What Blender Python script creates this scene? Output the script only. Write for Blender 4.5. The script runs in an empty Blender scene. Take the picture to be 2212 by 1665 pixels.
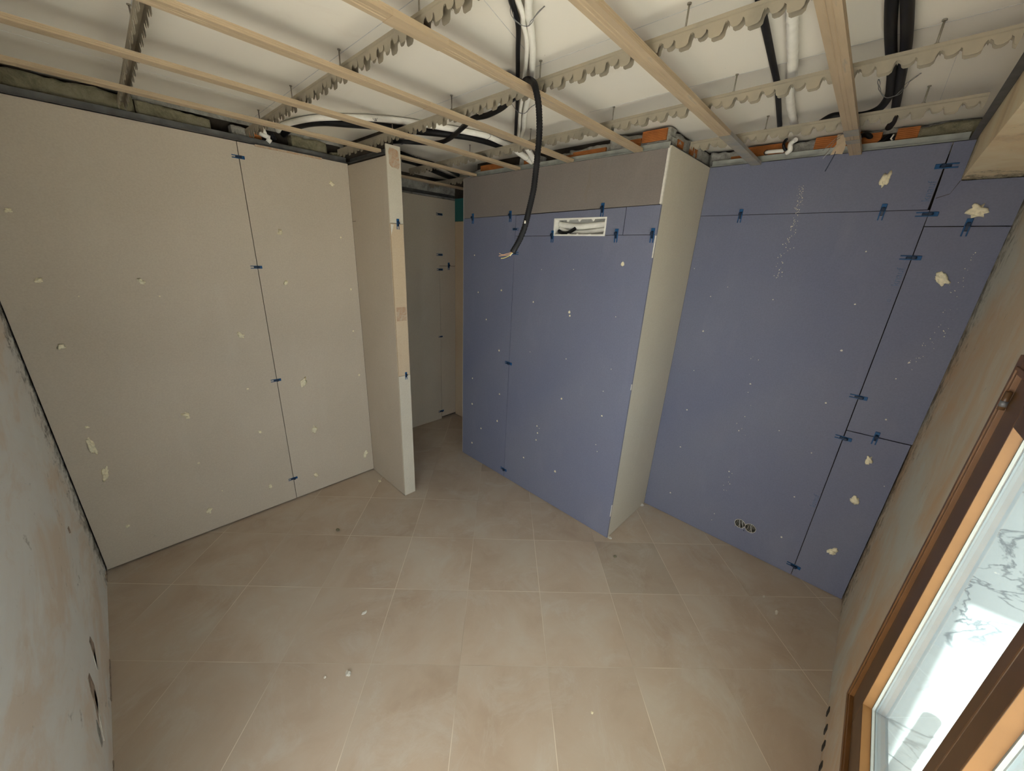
import bpy, bmesh, math, random
from mathutils import Vector, Matrix, noise
random.seed(7)
D = bpy.data
SC = bpy.context.scene
COL = SC.collection

# ------------------------------------------------------------------ camera
cd = D.cameras.new('camera'); cam = D.objects.new('camera', cd); COL.objects.link(cam)
cd.sensor_width = 36; cd.sensor_fit = 'HORIZONTAL'; cd.lens = 36 * 805.19 / 2212
cd.clip_start = 0.01; cd.clip_end = 200
RT = Vector((0.69285283, -0.71947925, 0.04800576))
DN = Vector((-0.20752502, -0.26271739, -0.94229132))
FW = Vector((0.69057101, 0.64290682, -0.33133443))
mw = Matrix.Identity(4)
for i in range(3):
    mw[i][0] = RT[i]; mw[i][1] = -DN[i]; mw[i][2] = -FW[i]
mw[0][3], mw[1][3], mw[2][3] = 0, 0, 2.0
cam.matrix_world = mw
SC.camera = cam

# ------------------------------------------------------------------ light and exposure
W = D.worlds.new('sky'); SC.world = W; W.use_nodes = True
bg = W.node_tree.nodes['Background']
bg.inputs[0].default_value = (0.86, 0.93, 1.0, 1); bg.inputs[1].default_value = SKY = 3.2
sl = D.lights.new('sun', 'SUN'); sl.energy = 30.0; sl.angle = math.radians(0.6); sl.color = (1, 0.95, 0.86)
sun = D.objects.new('sun', sl); COL.objects.link(sun)
sun.rotation_euler = Vector((0.70, -0.028, -0.71)).to_track_quat('-Z', 'Y').to_euler()
vs = SC.view_settings
vs.view_transform = 'Standard'; vs.look = 'None'; vs.gamma = 1; vs.use_curve_mapping = False
vs.exposure = 0.68

# ------------------------------------------------------------------ helpers
def tag(o, label=None, cat=None, group=None, kind=None):
    if label: o['label'] = label
    if cat: o['category'] = cat
    if group: o['group'] = group
    if kind: o['kind'] = kind
    return o

def empty(name, loc, label, cat, group=None):
    o = D.objects.new(name, None); o.location = loc; o.empty_display_size = 0.05
    COL.objects.link(o)
    return tag(o, label, cat, group)

def link(name, bm, m, parent=None, smooth=False, keep=False):
    """the bmesh holds world coordinates; origin goes to the middle of the mesh"""
    bmesh.ops.recalc_face_normals(bm, faces=bm.faces[:])
    me = D.meshes.new(name)
    c = Vector((0, 0, 0))
    if bm.verts and not keep:
        lo = Vector([min(v.co[i] for v in bm.verts) for i in range(3)])
        hi = Vector([max(v.co[i] for v in bm.verts) for i in range(3)])
        c = (lo + hi) / 2
        for v in bm.verts: v.co -= c
    bm.to_mesh(me); bm.free()
    if smooth:
        for p in me.polygons: p.use_smooth = True
    for mm in (m if isinstance(m, (list, tuple)) else [m]): me.materials.append(mm)
    o = D.objects.new(name, me); COL.objects.link(o)
    if parent:
        o.parent = parent
        o.location = c - wloc(parent)
    else:
        o.location = c
    return o

def wloc(o):
    p = Vector(o.location)
    while o.parent:
        o = o.parent; p += Vector(o.location)
    return p

def copy_tree(o, parent=None):
    c = o.copy(); COL.objects.link(c)
    if parent: c.parent = parent
    for ch in list(o.children): copy_tree(ch, c)
    return c

def BM(): return bmesh.new()

def box(bm, x0, x1, y0, y1, z0, z1, mi=0, bev=0.0):
    v = [bm.verts.new((x, y, z)) for x in (x0, x1) for y in (y0, y1) for z in (z0, z1)]
    F = [(0, 1, 3, 2), (4, 6, 7, 5), (0, 4, 5, 1), (2, 3, 7, 6), (0, 2, 6, 4), (1, 5, 7, 3)]
    fs = [bm.faces.new([v[i] for i in f]) for f in F]
    for f in fs: f.material_index = mi
    if bev:
        es = list({e for f in fs for e in f.edges})
        bmesh.ops.bevel(bm, geom=es, offset=bev, segments=2, affect='EDGES', profile=0.5)
    return fs

def prism(bm, ring_a, ring_b, mi=0, closed=True):
    a = [bm.verts.new(p) for p in ring_a]; b = [bm.verts.new(p) for p in ring_b]
    n = len(a)
    for i in range(n if closed else n - 1):
        f = bm.faces.new((a[i], a[(i + 1) % n], b[(i + 1) % n], b[i])); f.material_index = mi
    if closed:
        f = bm.faces.new(a); f.material_index = mi
        f = bm.faces.new(list(reversed(b))); f.material_index = mi

def smooth_path(P, sub=4):
    P = [Vector(p) for p in P]
    if len(P) < 3: return P
    out = []
    for i in range(len(P) - 1):
        p0 = P[max(i - 1, 0)]; p1 = P[i]; p2 = P[i + 1]; p3 = P[min(i + 2, len(P) - 1)]
        for k in range(sub):
            t = k / sub
            out.append(0.5 * ((2 * p1) + (-p0 + p2) * t + (2 * p0 - 5 * p1 + 4 * p2 - p3) * t * t + (-p0 + 3 * p1 - 3 * p2 + p3) * t ** 3))
    out.append(P[-1])
    return out

def tube(bm, P, r, n=12, mi=0, cap=True, rf=None):
    P = [Vector(p) for p in P]
    rings = []
    up = Vector((0, 0, 1))
    prev = None
    for i, p in enumerate(P):
        d = (P[min(i + 1, len(P) - 1)] - P[max(i - 1, 0)]).normalized()
        if prev is None:
            u = up if abs(d.z) < 0.9 else Vector((1, 0, 0))
            a = d.cross(u).normalized()
        else:
            a = (prev - d * prev.dot(d)).normalized()
        prev = a
        b = d.cross(a)
        rr = r if rf is None else rf(i)
        rings.append([bm.verts.new(p + (a * math.cos(2 * math.pi * k / n) + b * math.sin(2 * math.pi * k / n)) * rr) for k in range(n)])
    for i in range(len(rings) - 1):
        for k in range(n):
            f = bm.faces.new((rings[i][k], rings[i][(k + 1) % n], rings[i + 1][(k + 1) % n], rings[i + 1][k]))
            f.material_index = mi; f.smooth = True
    if cap:
        for r_ in (rings[0], rings[-1]):
            f = bm.faces.new(r_); f.material_index = mi

# ------------------------------------------------------------------ materials
class NT:
    def __init__(s, name):
        s.m = D.materials.new(name); s.m.use_nodes = True
        s.t = s.m.node_tree; s.n = s.t.nodes; s.l = s.t.links
        s.b = s.n['Principled BSDF']
        s.tc = s.n.new('ShaderNodeTexCoord')
    def add(s, kind, **k):
        nd = s.n.new('ShaderNode' + kind)
        for a, v in k.items(): setattr(nd, a, v)
        return nd
    def link(s, a, b): s.l.new(a, b)
    def noise(s, scale, detail=4, rough=0.55, vec=None, dist=0.0):
        nd = s.add('TexNoise'); nd.inputs['Scale'].default_value = scale
        nd.inputs['Detail'].default_value = detail; nd.inputs['Roughness'].default_value = rough
        nd.inputs['Distortion'].default_value = dist
        s.link(vec if vec is not None else s.tc.outputs['Object'], nd.inputs['Vector'])
        return nd.outputs['Fac']
    def ramp(s, fac, stops):
        nd = s.add('ValToRGB'); e = nd.color_ramp.elements
        while len(e) < len(stops): e.new(0.5)
        for el, (p, c) in zip(e, stops):
            el.position = p
            el.color = (c[0], c[1], c[2], 1) if isinstance(c, (tuple, list)) else (c, c, c, 1)
        s.link(fac, nd.inputs['Fac']); return nd.outputs['Color']
    def mix(s, fac, a, b, mode='MIX'):
        nd = s.add('Mix', data_type='RGBA', blend_type=mode)
        for sock, v in ((nd.inputs[0], fac), (nd.inputs[6], a), (nd.inputs[7], b)):
            if isinstance(v, (int, float)): sock.default_value = v
            elif isinstance(v, (tuple, list)): sock.default_value = (v[0], v[1], v[2], 1)
            else: s.link(v, sock)
        return nd.outputs[2]
    def math(s, op, a, b=0.0, c=None):
        nd = s.add('Math', operation=op)
        for i, v in enumerate((a, b) if c is None else (a, b, c)):
            if isinstance(v, (int, float)): nd.inputs[i].default_value = v
            else: s.link(v, nd.inputs[i])
        return nd.outputs[0]
    def bump(s, h, strength=0.3, dist=0.01):
        nd = s.add('Bump'); nd.inputs['Strength'].default_value = strength; nd.inputs['Distance'].default_value = dist
        s.link(h, nd.inputs['Height']); s.link(nd.outputs[0], s.b.inputs['Normal'])
    def mapping(s, scale=(1, 1, 1), rot=(0, 0, 0), loc=(0, 0, 0)):
        nd = s.add('Mapping'); nd.inputs['Scale'].default_value = scale; nd.inputs['Rotation'].default_value = rot
        nd.inputs['Location'].default_value = loc
        s.link(s.tc.outputs['Object'], nd.inputs['Vector']); return nd.outputs[0]
    def done(s, col, rough=0.7, metal=0.0, spec=0.3):
        if isinstance(col, (tuple, list)): s.b.inputs['Base Color'].default_value = (col[0], col[1], col[2], 1)
        else: s.link(col, s.b.inputs['Base Color'])
        if isinstance(rough, (int, float)): s.b.inputs['Roughness'].default_value = rough
        else: s.link(rough, s.b.inputs['Roughness'])
        s.b.inputs['Metallic'].default_value = metal
        s.b.inputs['Specular IOR Level'].default_value = spec
        return s.m

def simple(name, c, rough=0.6, metal=0.0, var=0.12, scale=20, bump=0.0, spec=0.3):
    t = NT(name)
    f = t.noise(scale, 5)
    lo = tuple(x * (1 - var) for x in c); hi = tuple(min(1, x * (1 + var)) for x in c)
    if bump: t.bump(f, bump, 0.004)
    return t.done(t.ramp(f, [(0.3, lo), (0.7, hi)]), rough, metal, spec)

def board_mat(name, c, c2, smudge, rough=0.75, smear=1.0):
    """paper face of gypsum board: soft blotches, dusty smears, faint marks"""
    t = NT(name)
    big = t.noise(1.6, 3, 0.5)
    base = t.ramp(big, [(0.3, c), (0.7, c2)])
    fine = t.noise(120, 2, 0.6)
    base = t.mix(0.10, base, t.ramp(fine, [(0.3, (0.25, 0.25, 0.25)), (0.7, (0.75, 0.75, 0.75))]), 'OVERLAY')
    sm = t.noise(5.0, 6, 0.65, t.mapping((1, 1, 0.35)), 0.6)
    base = t.mix(t.math('MULTIPLY', t.ramp(sm, [(0.55, 0.0), (0.78, 1.0)]), 0.35 * smear), base, smudge)
    spots = t.noise(22.0, 3, 0.6)
    base = t.mix(t.math('MULTIPLY', t.ramp(spots, [(0.70, 0.0), (0.80, 1.0)]), 0.18), base, tuple(x * 0.5 for x in c))
    t.bump(fine, 0.08, 0.002)
    return t.done(base, rough, 0, 0.2)

M = {}
M['board_beige'] = board_mat('board_beige', (0.52, 0.445, 0.345), (0.57, 0.49, 0.385), (0.62, 0.56, 0.46))
M['board_cream'] = board_mat('board_cream', (0.58, 0.52, 0.41), (0.62, 0.56, 0.44), (0.68, 0.63, 0.52))
M['board_ochre'] = board_mat('board_ochre', (0.57, 0.43, 0.28), (0.61, 0.49, 0.34), (0.55, 0.36, 0.22))
M['board_blue'] = board_mat('board_blue', (0.168, 0.178, 0.250), (0.190, 0.197, 0.256), (0.235, 0.24, 0.305))
M['board_taupe'] = board_mat('board_taupe', (0.215, 0.185, 0.163), (0.24, 0.207, 0.183), (0.29, 0.26, 0.225))
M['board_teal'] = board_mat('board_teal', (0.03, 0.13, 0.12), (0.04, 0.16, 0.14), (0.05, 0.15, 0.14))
M['gypsum'] = simple('gypsum', (0.70, 0.66, 0.57), 0.9, 0, 0.1, 60)
M['foam'] = simple('foam', (0.86, 0.78, 0.55), 0.8, 0, 0.15, 90, 0.5)
M['filler'] = simple('filler', (0.66, 0.62, 0.52), 0.85, 0, 0.08, 90)
M['clip_blue'] = simple('clip_blue', (0.010, 0.078, 0.20), 0.5, 0, 0.1, 60, spec=0.3)
M['clip_dark'] = simple('clip_dark', (0.006, 0.02, 0.05), 0.5, 0, 0.1, 60, spec=0.4)
M['ink'] = simple('ink', (0.105, 0.145, 0.235), 0.8, 0, 0.3, 60)
M['void'] = simple('void', (0.05, 0.04, 0.03), 0.95, 0, 0.4, 12)  # near-black: shade in gaps and holes behind the boards put into colour
M['terrace'] = simple('terrace', (0.62, 0.59, 0.54), 0.8, 0, 0.08, 3)  # pale so that the terrace bounces sunlight up onto the ceiling
M['chalk'] = simple('chalk', (0.54, 0.53, 0.52), 0.95, 0, 0.2, 30)
M['gap_brown'] = simple('gap_brown', (0.32, 0.25, 0.19), 0.95, 0, 0.4, 30)
M['brick'] = simple('brick', (0.37, 0.125, 0.032), 0.85, 0, 0.25, 14, 0.3)
M['wood_tan'] = simple('wood_tan', (0.46, 0.33, 0.19), 0.6, 0, 0.12, 18)
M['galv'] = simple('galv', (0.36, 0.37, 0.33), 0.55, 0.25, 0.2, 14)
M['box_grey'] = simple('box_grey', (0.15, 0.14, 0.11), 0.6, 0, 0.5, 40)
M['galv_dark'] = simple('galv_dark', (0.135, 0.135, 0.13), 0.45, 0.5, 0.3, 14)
M['rod'] = simple('rod', (0.30, 0.27, 0.22), 0.5, 0.5, 0.2, 40)
M['black_plastic'] = simple('black_plastic', (0.008, 0.008, 0.009), 0.5, 0, 0.3, 30, spec=0.22)
M['white_plastic'] = simple('white_plastic', (0.86, 0.83, 0.75), 0.5, 0, 0.06, 30, spec=0.4)
M['strap'] = simple('strap', (0.20, 0.20, 0.20), 0.5, 0.4, 0.2, 40)
M['mask_tape'] = simple('mask_tape', (0.52, 0.40, 0.27), 0.8, 0, 0.1, 30)
M['copper_wire'] = simple('copper_wire', (0.50, 0.28, 0.14), 0.5, 0, 0.1, 30)
M['yellow_wire'] = simple('yellow_wire', (0.55, 0.48, 0.12), 0.5, 0, 0.1, 30)
M['grey_wire'] = simple('grey_wire', (0.62, 0.62, 0.60), 0.5, 0, 0.1, 30)
M['bronze'] = simple('bronze', (0.125, 0.062, 0.024), 0.38, 0, 0.15, 9, spec=0.5)
M['bronze_red'] = simple('bronze_red', (0.18, 0.078, 0.022), 0.4, 0, 0.15, 9, spec=0.5)
M['bead'] = simple('bead', (0.30, 0.15, 0.052), 0.5, 0, 0.08, 9, spec=0.4)
M['gasket'] = simple('gasket', (0.36, 0.37, 0.33), 0.7, 0, 0.05, 60)
M['pale_alu'] = simple('pale_alu', (0.17, 0.21, 0.225), 0.5, 0, 0.05, 20)
M['pink_white'] = simple('pink_white', (0.75, 0.66, 0.66), 0.6, 0, 0.15, 10)

# galvanised / tan furring channel: tan with rubbed grey patches and fine print lines
t = NT('furring'); vec = t.mapping((1.2, 9, 9))
a = t.noise(3.0, 5, 0.6, vec, 0.3)
c = t.ramp(a, [(0.35, (0.44, 0.335, 0.215)), (0.62, (0.52, 0.40, 0.26)), (0.74, (0.34, 0.30, 0.24))])
M['furring'] = t.done(c, 0.5, 0.15, 0.4)

# mortar
def mortar(name, c1, c2, c3):
    t = NT(name); a = t.noise(14, 8, 0.7, None, 0.5)
    t.bump(t.noise(60, 6, 0.7), 0.9, 0.012)
    return t.done(t.ramp(a, [(0.3, c1), (0.5, c2), (0.7, c3)]), 0.95, 0, 0.1)
M['mortar_ochre'] = mortar('mortar_ochre', (0.13, 0.115, 0.07), (0.26, 0.235, 0.15), (0.34, 0.30, 0.21))
M['mortar_grey'] = mortar('mortar_grey', (0.20, 0.19, 0.165), (0.36, 0.345, 0.30), (0.50, 0.48, 0.43))

# ceiling plaster
t = NT('slab_plaster')
c = t.ramp(t.noise(1.1, 4), [(0.3, (0.76, 0.715, 0.63)), (0.7, (0.81, 0.76, 0.665))])
c = t.mix(t.math('MULTIPLY', t.ramp(t.noise(3, 6, 0.6, None, 1.0), [(0.6, 0.0), (0.75, 1.0)]), 0.25), c, (0.62, 0.53, 0.43))
c = t.mix(t.ramp(t.noise(30, 3, 0.6), [(0.74, 0.0), (0.78, 1.0)]), c, (0.45, 0.40, 0.34))
M['slab'] = t.done(c, 0.9, 0, 0.1)

# old wall plaster: cream grey with orange-beige drifts, scuffs, mould next to the new boards
def plaster(name, edge_axis, edge_at, sign, A, B, C, rot, k=1.0, drift=(0.50, 0.36, 0.24), sc3=(.8, 1, .6)):
    t = NT(name)
    v = t.mapping(sc3, rot)
    a = t.noise(2.2 * k, 9, 0.62, v, 0.5)
    c = t.ramp(a, [(0.38, A), (0.49, B), (0.60, C)])
    b = t.noise(5.5, 8, 0.68, t.mapping((sc3[0], sc3[1], sc3[2] * .7), rot), 0.7)
    c = t.mix(t.math('MULTIPLY', t.ramp(b, [(0.52, 0.0), (0.66, 1.0)]), 0.55), c, tuple(x * 1.08 for x in A))
    c = t.mix(t.math('MULTIPLY', t.ramp(t.noise(3.1 * k, 7, 0.7, v, 0.6), [(0.56, 0.0), (0.70, 1.0)]), 0.5), c, drift)
    sc = t.noise(17, 6, 0.72, t.mapping((sc3[0], sc3[1], sc3[2] * .7), rot), 0.6)
    c = t.mix(t.math('MULTIPLY', t.ramp(sc, [(0.63, 0.0), (0.72, 1.0)]), 0.6), c, (0.22, 0.19, 0.15))
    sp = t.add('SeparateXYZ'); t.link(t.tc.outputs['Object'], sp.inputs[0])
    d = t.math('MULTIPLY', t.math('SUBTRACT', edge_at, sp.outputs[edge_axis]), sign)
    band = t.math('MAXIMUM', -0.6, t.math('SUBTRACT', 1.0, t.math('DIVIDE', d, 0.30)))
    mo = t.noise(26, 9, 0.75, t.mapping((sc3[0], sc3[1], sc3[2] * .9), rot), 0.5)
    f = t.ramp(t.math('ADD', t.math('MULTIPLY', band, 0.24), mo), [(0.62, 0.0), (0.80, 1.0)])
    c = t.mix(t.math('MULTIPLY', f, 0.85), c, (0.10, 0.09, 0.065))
    t.bump(t.noise(9, 6, 0.6), 0.15, 0.012)
    return t.done(c, 0.9, 0, 0.12)
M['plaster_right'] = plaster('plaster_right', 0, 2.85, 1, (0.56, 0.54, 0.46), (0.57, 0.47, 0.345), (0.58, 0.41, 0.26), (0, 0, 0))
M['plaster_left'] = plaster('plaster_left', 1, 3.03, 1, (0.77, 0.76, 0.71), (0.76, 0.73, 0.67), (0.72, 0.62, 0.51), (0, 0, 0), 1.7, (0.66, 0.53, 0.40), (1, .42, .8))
M['plaster_beam'] = plaster('plaster_beam', 0, 2.85, 1, (0.80, 0.72, 0.52), (0.78, 0.66, 0.45), (0.74, 0.58, 0.36), (0, 0, 0))

# diagonal floor tiles
t = NT('floor_tile')
sp = t.add('SeparateXYZ'); t.link(t.tc.outputs['Object'], sp.inputs[0])
X0, Y0, TS = 0.8378, 1.0465, 0.4518
dx = t.math('SUBTRACT', sp.outputs[0], X0); dy = t.math('SUBTRACT', sp.outputs[1], Y0)
u = t.math('DIVIDE', t.math('SUBTRACT', dx, dy), math.sqrt(2) * TS)
v = t.math('DIVIDE', t.math('ADD', dx, dy), math.sqrt(2) * TS)
fu = t.math('FRACT', u); fv = t.math('FRACT', v)
eu = t.math('MINIMUM', fu, t.math('SUBTRACT', 1.0, fu)); ev = t.math('MINIMUM', fv, t.math('SUBTRACT', 1.0, fv))
e = t.math('MINIMUM', eu, ev)
grout = t.math('LESS_THAN', e, 0.0036)
cx = t.add('CombineXYZ'); t.link(t.math('FLOOR', u), cx.inputs[0]); t.link(t.math('FLOOR', v), cx.inputs[1])
wn = t.add('TexWhiteNoise', noise_dimensions='3D'); t.link(cx.outputs[0], wn.inputs['Vector'])
off = t.add('VectorMath', operation='ADD'); t.link(t.tc.outputs['Object'], off.inputs[0])
sc_ = t.add('VectorMath', operation='SCALE'); t.link(wn.outputs['Color'], sc_.inputs[0]); sc_.inputs['Scale'].default_value = 7
t.link(sc_.outputs[0], off.inputs[1])
cl = t.noise(2.6, 6, 0.6, off.outputs[0], 0.5)
tile = t.ramp(cl, [(0.32, (0.465, 0.357, 0.26)), (0.5, (0.53, 0.425, 0.32)), (0.68, (0.56, 0.475, 0.372))])
br = t.ramp(wn.outputs['Value'], [(0.0, 0.92), (0.85, 1.0), (0.90, 0.84), (1.0, 0.84)])
tile = t.mix(1.0, tile, br, 'MULTIPLY')
dust = t.noise(3.2, 7, 0.72, None, 1.2)
tile = t.mix(t.math('MULTIPLY', t.ramp(dust, [(0.51, 0.0), (0.68, 1.0)]), 0.38), tile, (0.60, 0.57, 0.49))
scr = t.noise(34, 4, 0.7, t.mapping((1.4, 0.5, 1), (0, 0, 0.6)), 1.5)
tile = t.mix(t.math('MULTIPLY', t.ramp(scr, [(0.66, 0.0), (0.73, 1.0)]), 0.45), tile, (0.56, 0.53, 0.46))
g_v = t.ramp(t.noise(1.3, 2), [(0.35, (0.42, 0.34, 0.25)), (0.55, (0.72, 0.64, 0.51))])
colr = t.mix(grout, tile, g_v)
t.bump(t.math('SUBTRACT', t.math('MULTIPLY', cl, 0.15), t.math('MULTIPLY', grout, 0.5)), 0.25, 0.004)
M['floor'] = t.done(colr, t.ramp(dust, [(0.3, 0.42), (0.7, 0.62)]), 0, 0.35)

# white marble with grey veins
t = NT('marble')
vv = t.mapping((1, 0.8, 1.6), (0.6, 0.0, 0.0))
n1 = t.noise(1.0, 3, 0.5, vv)
sub = t.add('VectorMath', operation='SCALE'); t.link(vv, sub.inputs[0]); sub.inputs['Scale'].default_value = 1.3
wv = t.noise(1.7, 6, 0.55, sub.outputs[0], 0.9)
vein = t.math('ABSOLUTE', t.math('SUBTRACT', wv, 0.5))
vf = t.ramp(vein, [(0.0, 1.0), (0.008, 0.75), (0.022, 0.0)])
vf = t.math('MULTIPLY', vf, t.ramp(n1, [(0.40, 0.0), (0.55, 0.9)]))
c = t.mix(vf, (0.20, 0.235, 0.245), (0.035, 0.05, 0.06))
M['marble'] = t.done(c, 0.35, 0, 0.4)

# clear window glass (thin): mostly straight through, a little mirror
t = NT('glass')
t.n.remove(t.b)
tr = t.add('BsdfTransparent'); tr.inputs[0].default_value = (0.93, 0.97, 0.97, 1)
gl = t.add('BsdfGlossy'); gl.inputs['Roughness'].default_value = 0.02; gl.inputs[0].default_value = (0.9, 0.9, 0.9, 1)
lw = t.add('LayerWeight'); lw.inputs[0].default_value = 0.5
mx = t.add('MixShader'); fc = t.math('ADD', 0.04, t.math('MULTIPLY', t.math('POWER', lw.outputs['Facing'], 4.0), 0.6)); t.link(fc, mx.inputs[0]); t.link(tr.outputs[0], mx.inputs[1]); t.link(gl.outputs[0], mx.inputs[2])
t.link(mx.outputs[0], t.n['Material Output'].inputs[0])
M['glass'] = t.m

# ================================================================== SETTING
def struct(name, bm, m, label=None, parent=None, keep=True):
    o = link(name, bm, m, parent, keep=keep)
    if parent is None: o['kind'] = 'structure'
    if label: o['label'] = label
    return o

ZS = 2.700                                   # underside of the slab
bm = BM(); box(bm, -0.52, 3.2, -0.45, 3.9, -0.2, 0.0); struct('floor', bm, M['floor'], 'beige stone-look floor tiles laid diagonally')
bm = BM(); box(bm, -0.52, 3.2, -0.45, 3.9, ZS, 2.95)
ceiling = struct('ceiling', bm, M['slab'], 'old white plaster ceiling above the metal grid')
for x0, y0, x1, y1 in [(.20, -.1, .25, 2.95), (.80, .9, .805, 2.95), (1.335, -.1, 1.34, 2.2), (1.85, -.1, 1.87, 1.3), (.9, 1.05, 1.3, 1.18), (2.0, .02, 2.7, .03), (-.3, 2.62, .9, 2.66)]:
    bm = BM(); w_ = .0011
    prism(bm, [(x0 - w_, y0, ZS - .0006), (x0 + w_, y0 - w_, ZS - .0006), (x0 + w_, y0 - w_, ZS + .001), (x0 - w_, y0, ZS + .001)], [(x1 - w_, y1, ZS - .0006), (x1 + w_, y1 - w_, ZS - .0006), (x1 + w_, y1 - w_, ZS + .001), (x1 - w_, y1, ZS + .001)])
    link('marked_line', bm, M['chalk'], ceiling)
DY0, DY1, DZ1 = -0.27, 0.95, 2.15                       # unseen doorway added beside the camera to let in daylight
bm = BM(); box(bm, -0.52, -0.39, DY1, 3.9, 0, ZS); box(bm, -0.52, -0.39, -0.46, DY0, 0, ZS); box(bm, -0.52, -0.39, DY0, DY1, DZ1, ZS)
wall_left = struct('wall_left', bm, M['plaster_left'], 'old bare plaster wall at the left edge, scuffed near the floor')
WX0, WX1, WZ0, WZ1 = -0.370, 1.770, 0.348, 1.800        # window outline, widened out of view to let in more light
bm = BM()
box(bm, -0.52, WX0 + .02, -0.45, -0.35, 0, ZS); box(bm, WX1 - .02, 3.2, -0.45, -0.35, 0, ZS)
box(bm, WX0 + .02, WX1 - .02, -0.45, -0.35, 0, WZ0 + .02); box(bm, WX0 + .02, WX1 - .02, -0.45, -0.35, WZ1 - .02, ZS)
wall_right = struct('wall_right', bm, M['plaster_right'], 'old mottled plaster wall holding the window')
bm = BM(); box(bm, -0.6, 1.46, 3.16, 3.62, 0, ZS)
wall_back = struct('wall_back', bm, M['void'], 'rough masonry wall behind the beige boards')
bm = BM(); box(bm, 1.44, 3.2, 3.60, 3.9, 0, ZS); struct('wall_corridor', bm, M['void'], 'masonry wall of the dark passage')
bm = BM(); box(bm, 2.79, 3.2, 2.74, 3.62, 0, ZS); struct('wall_passage_end', bm, M['void'], 'masonry at the far end of the dark passage')
bm = BM(); box(bm, 2.96, 3.2, -0.6, 2.75, 0, ZS)
wall_front = struct('wall_front', bm, M['void'], 'brick wall behind the blue-grey boards')
bm = BM(); box(bm, 2.34, 2.97, 1.06, 2.70, 0, ZS)
# niche for the recessed box is left open: the pier front stands back behind the boards
wall_pier = struct('wall_pier', bm, M['void'], 'brick pier boxed in with boards')
bm = BM(); box(bm, 1.394, 1.464, 2.484, 3.2, 0, 2.60); box(bm, 1.394, 1.46, 2.52, 3.2, 2.59, ZS)
wall_partition = struct('wall_partition', bm, M['void'], 'short partition stub at the passage opening')
bm = BM()
for q in [(DY0 + .001, DY0 + .05, .001, DZ1 - .001), (DY1 - .05, DY1 - .001, .001, DZ1 - .001), (DY0 + .05, DY1 - .05, DZ1 - .05, DZ1 - .001)]: box(bm, -0.50, -0.41, q[0], q[1], q[2], q[3], bev=.002)
door = link('added_doorway', bm, M['bronze'], keep=True); door['kind'] = 'structure'; door['label'] = 'brown frame of an unseen doorway added beside the viewer to let in daylight'
# boxed beam along the window wall
bm = BM(); box(bm, -0.39, 2.90, -0.36, -0.137, 2.428, ZS)
struct('trim_1', bm, M['plaster_beam'], 'plastered box beam running above the window')

# outside
bm = BM(); box(bm, 2.98, 3.2, -3.0, -0.45, -1.6, 2.95); struct('wall_outside', bm, M['marble'], 'white veined marble wall outside the window')
bm = BM(); box(bm, -6, 2.98, -8.0, -0.45, -1.6, -1.25); box(bm, -6, -0.52, -0.45, 3.9, -1.6, -0.02); struct('floor_outside', bm, M['terrace'], 'terrace outside the window, made pale to bounce sunlight indoors')

bm = BM(); box(bm, -6, 3.2, -.715, -.45, 2.96, 3.1); box(bm, -5.5, -.52, -.45, 3.9, 2.96, 3.1); box(bm, .32, 3.2, -3.0, -.715, 2.96, 3.1)  # unseen slabs added to keep sun out and shape the lit patch
struct('sun_block_slabs', bm, M['slab'], 'unseen roof slabs added over the terrace to block sunlight')
# broken plaster at the foot of the two old walls
def chip_mesh(pts, nrm, depth, m, name, parent):
    bm = BM(); n = Vector(nrm)
    prism(bm, [Vector(p) for p in pts], [Vector(p) + n * depth for p in pts])
    return link(name, bm, m, parent)
for y0, y1, h in [(2.02, 2.27, .020), (2.92, 3.01, .045), (1.66, 1.72, .012)]:
    k = 7; pts = [(-0.391, y0 + (y1 - y0) * i / k, 0.001) for i in range(k + 1)] + [(-0.391, y0 + (y1 - y0) * i / k, h * random.uniform(.4, 1)) for i in range(k, -1, -1)]
    chip_mesh(pts, (1, 0, 0), 0.004, M['gap_brown'], 'plaster_gap', wall_left)
for poly, mt in [([(2.115, .30), (2.095, .305), (2.085, .27), (2.075, .235), (2.06, .20), (2.10, .225), (2.118, .25)], 'gap_brown'),
                 ([(2.085, .255), (2.06, .245), (2.045, .20), (2.06, .17), (2.072, .21)], 'gypsum'),
                 ([(1.885, .305), (1.865, .315), (1.845, .28), (1.835, .23), (1.80, .185), (1.86, .20), (1.880, .24)], 'gap_brown'),
                 ([(1.855, .245), (1.83, .235), (1.79, .15), (1.77, .12), (1.82, .16)], 'gypsum'),
                 ([(1.74, .215), (1.72, .20), (1.70, .15), (1.715, .14), (1.735, .17)], 'mortar_grey'),
                 ([(2.56, .635), (2.545, .64), (2.54, .615), (2.555, .60)], 'gap_brown')]:
    yc = sum(p[0] for p in poly) / len(poly)
    chip_mesh([(-0.391, yc + (y - yc) * 1.9, z) for y, z in poly], (1, 0, 0), 0.0025, M[mt], 'chipped_spot', wall_left)
for x0 in (1.925, 1.825, 1.74, 1.64):
    bm = BM(); box(bm, x0, x0 + .028, -0.352, -0.346, 0.008, 0.05, bev=.001); link('brick_hole', bm, M['void'], wall_right)  # raised dark block, the shade of the hole is put into its colour

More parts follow.
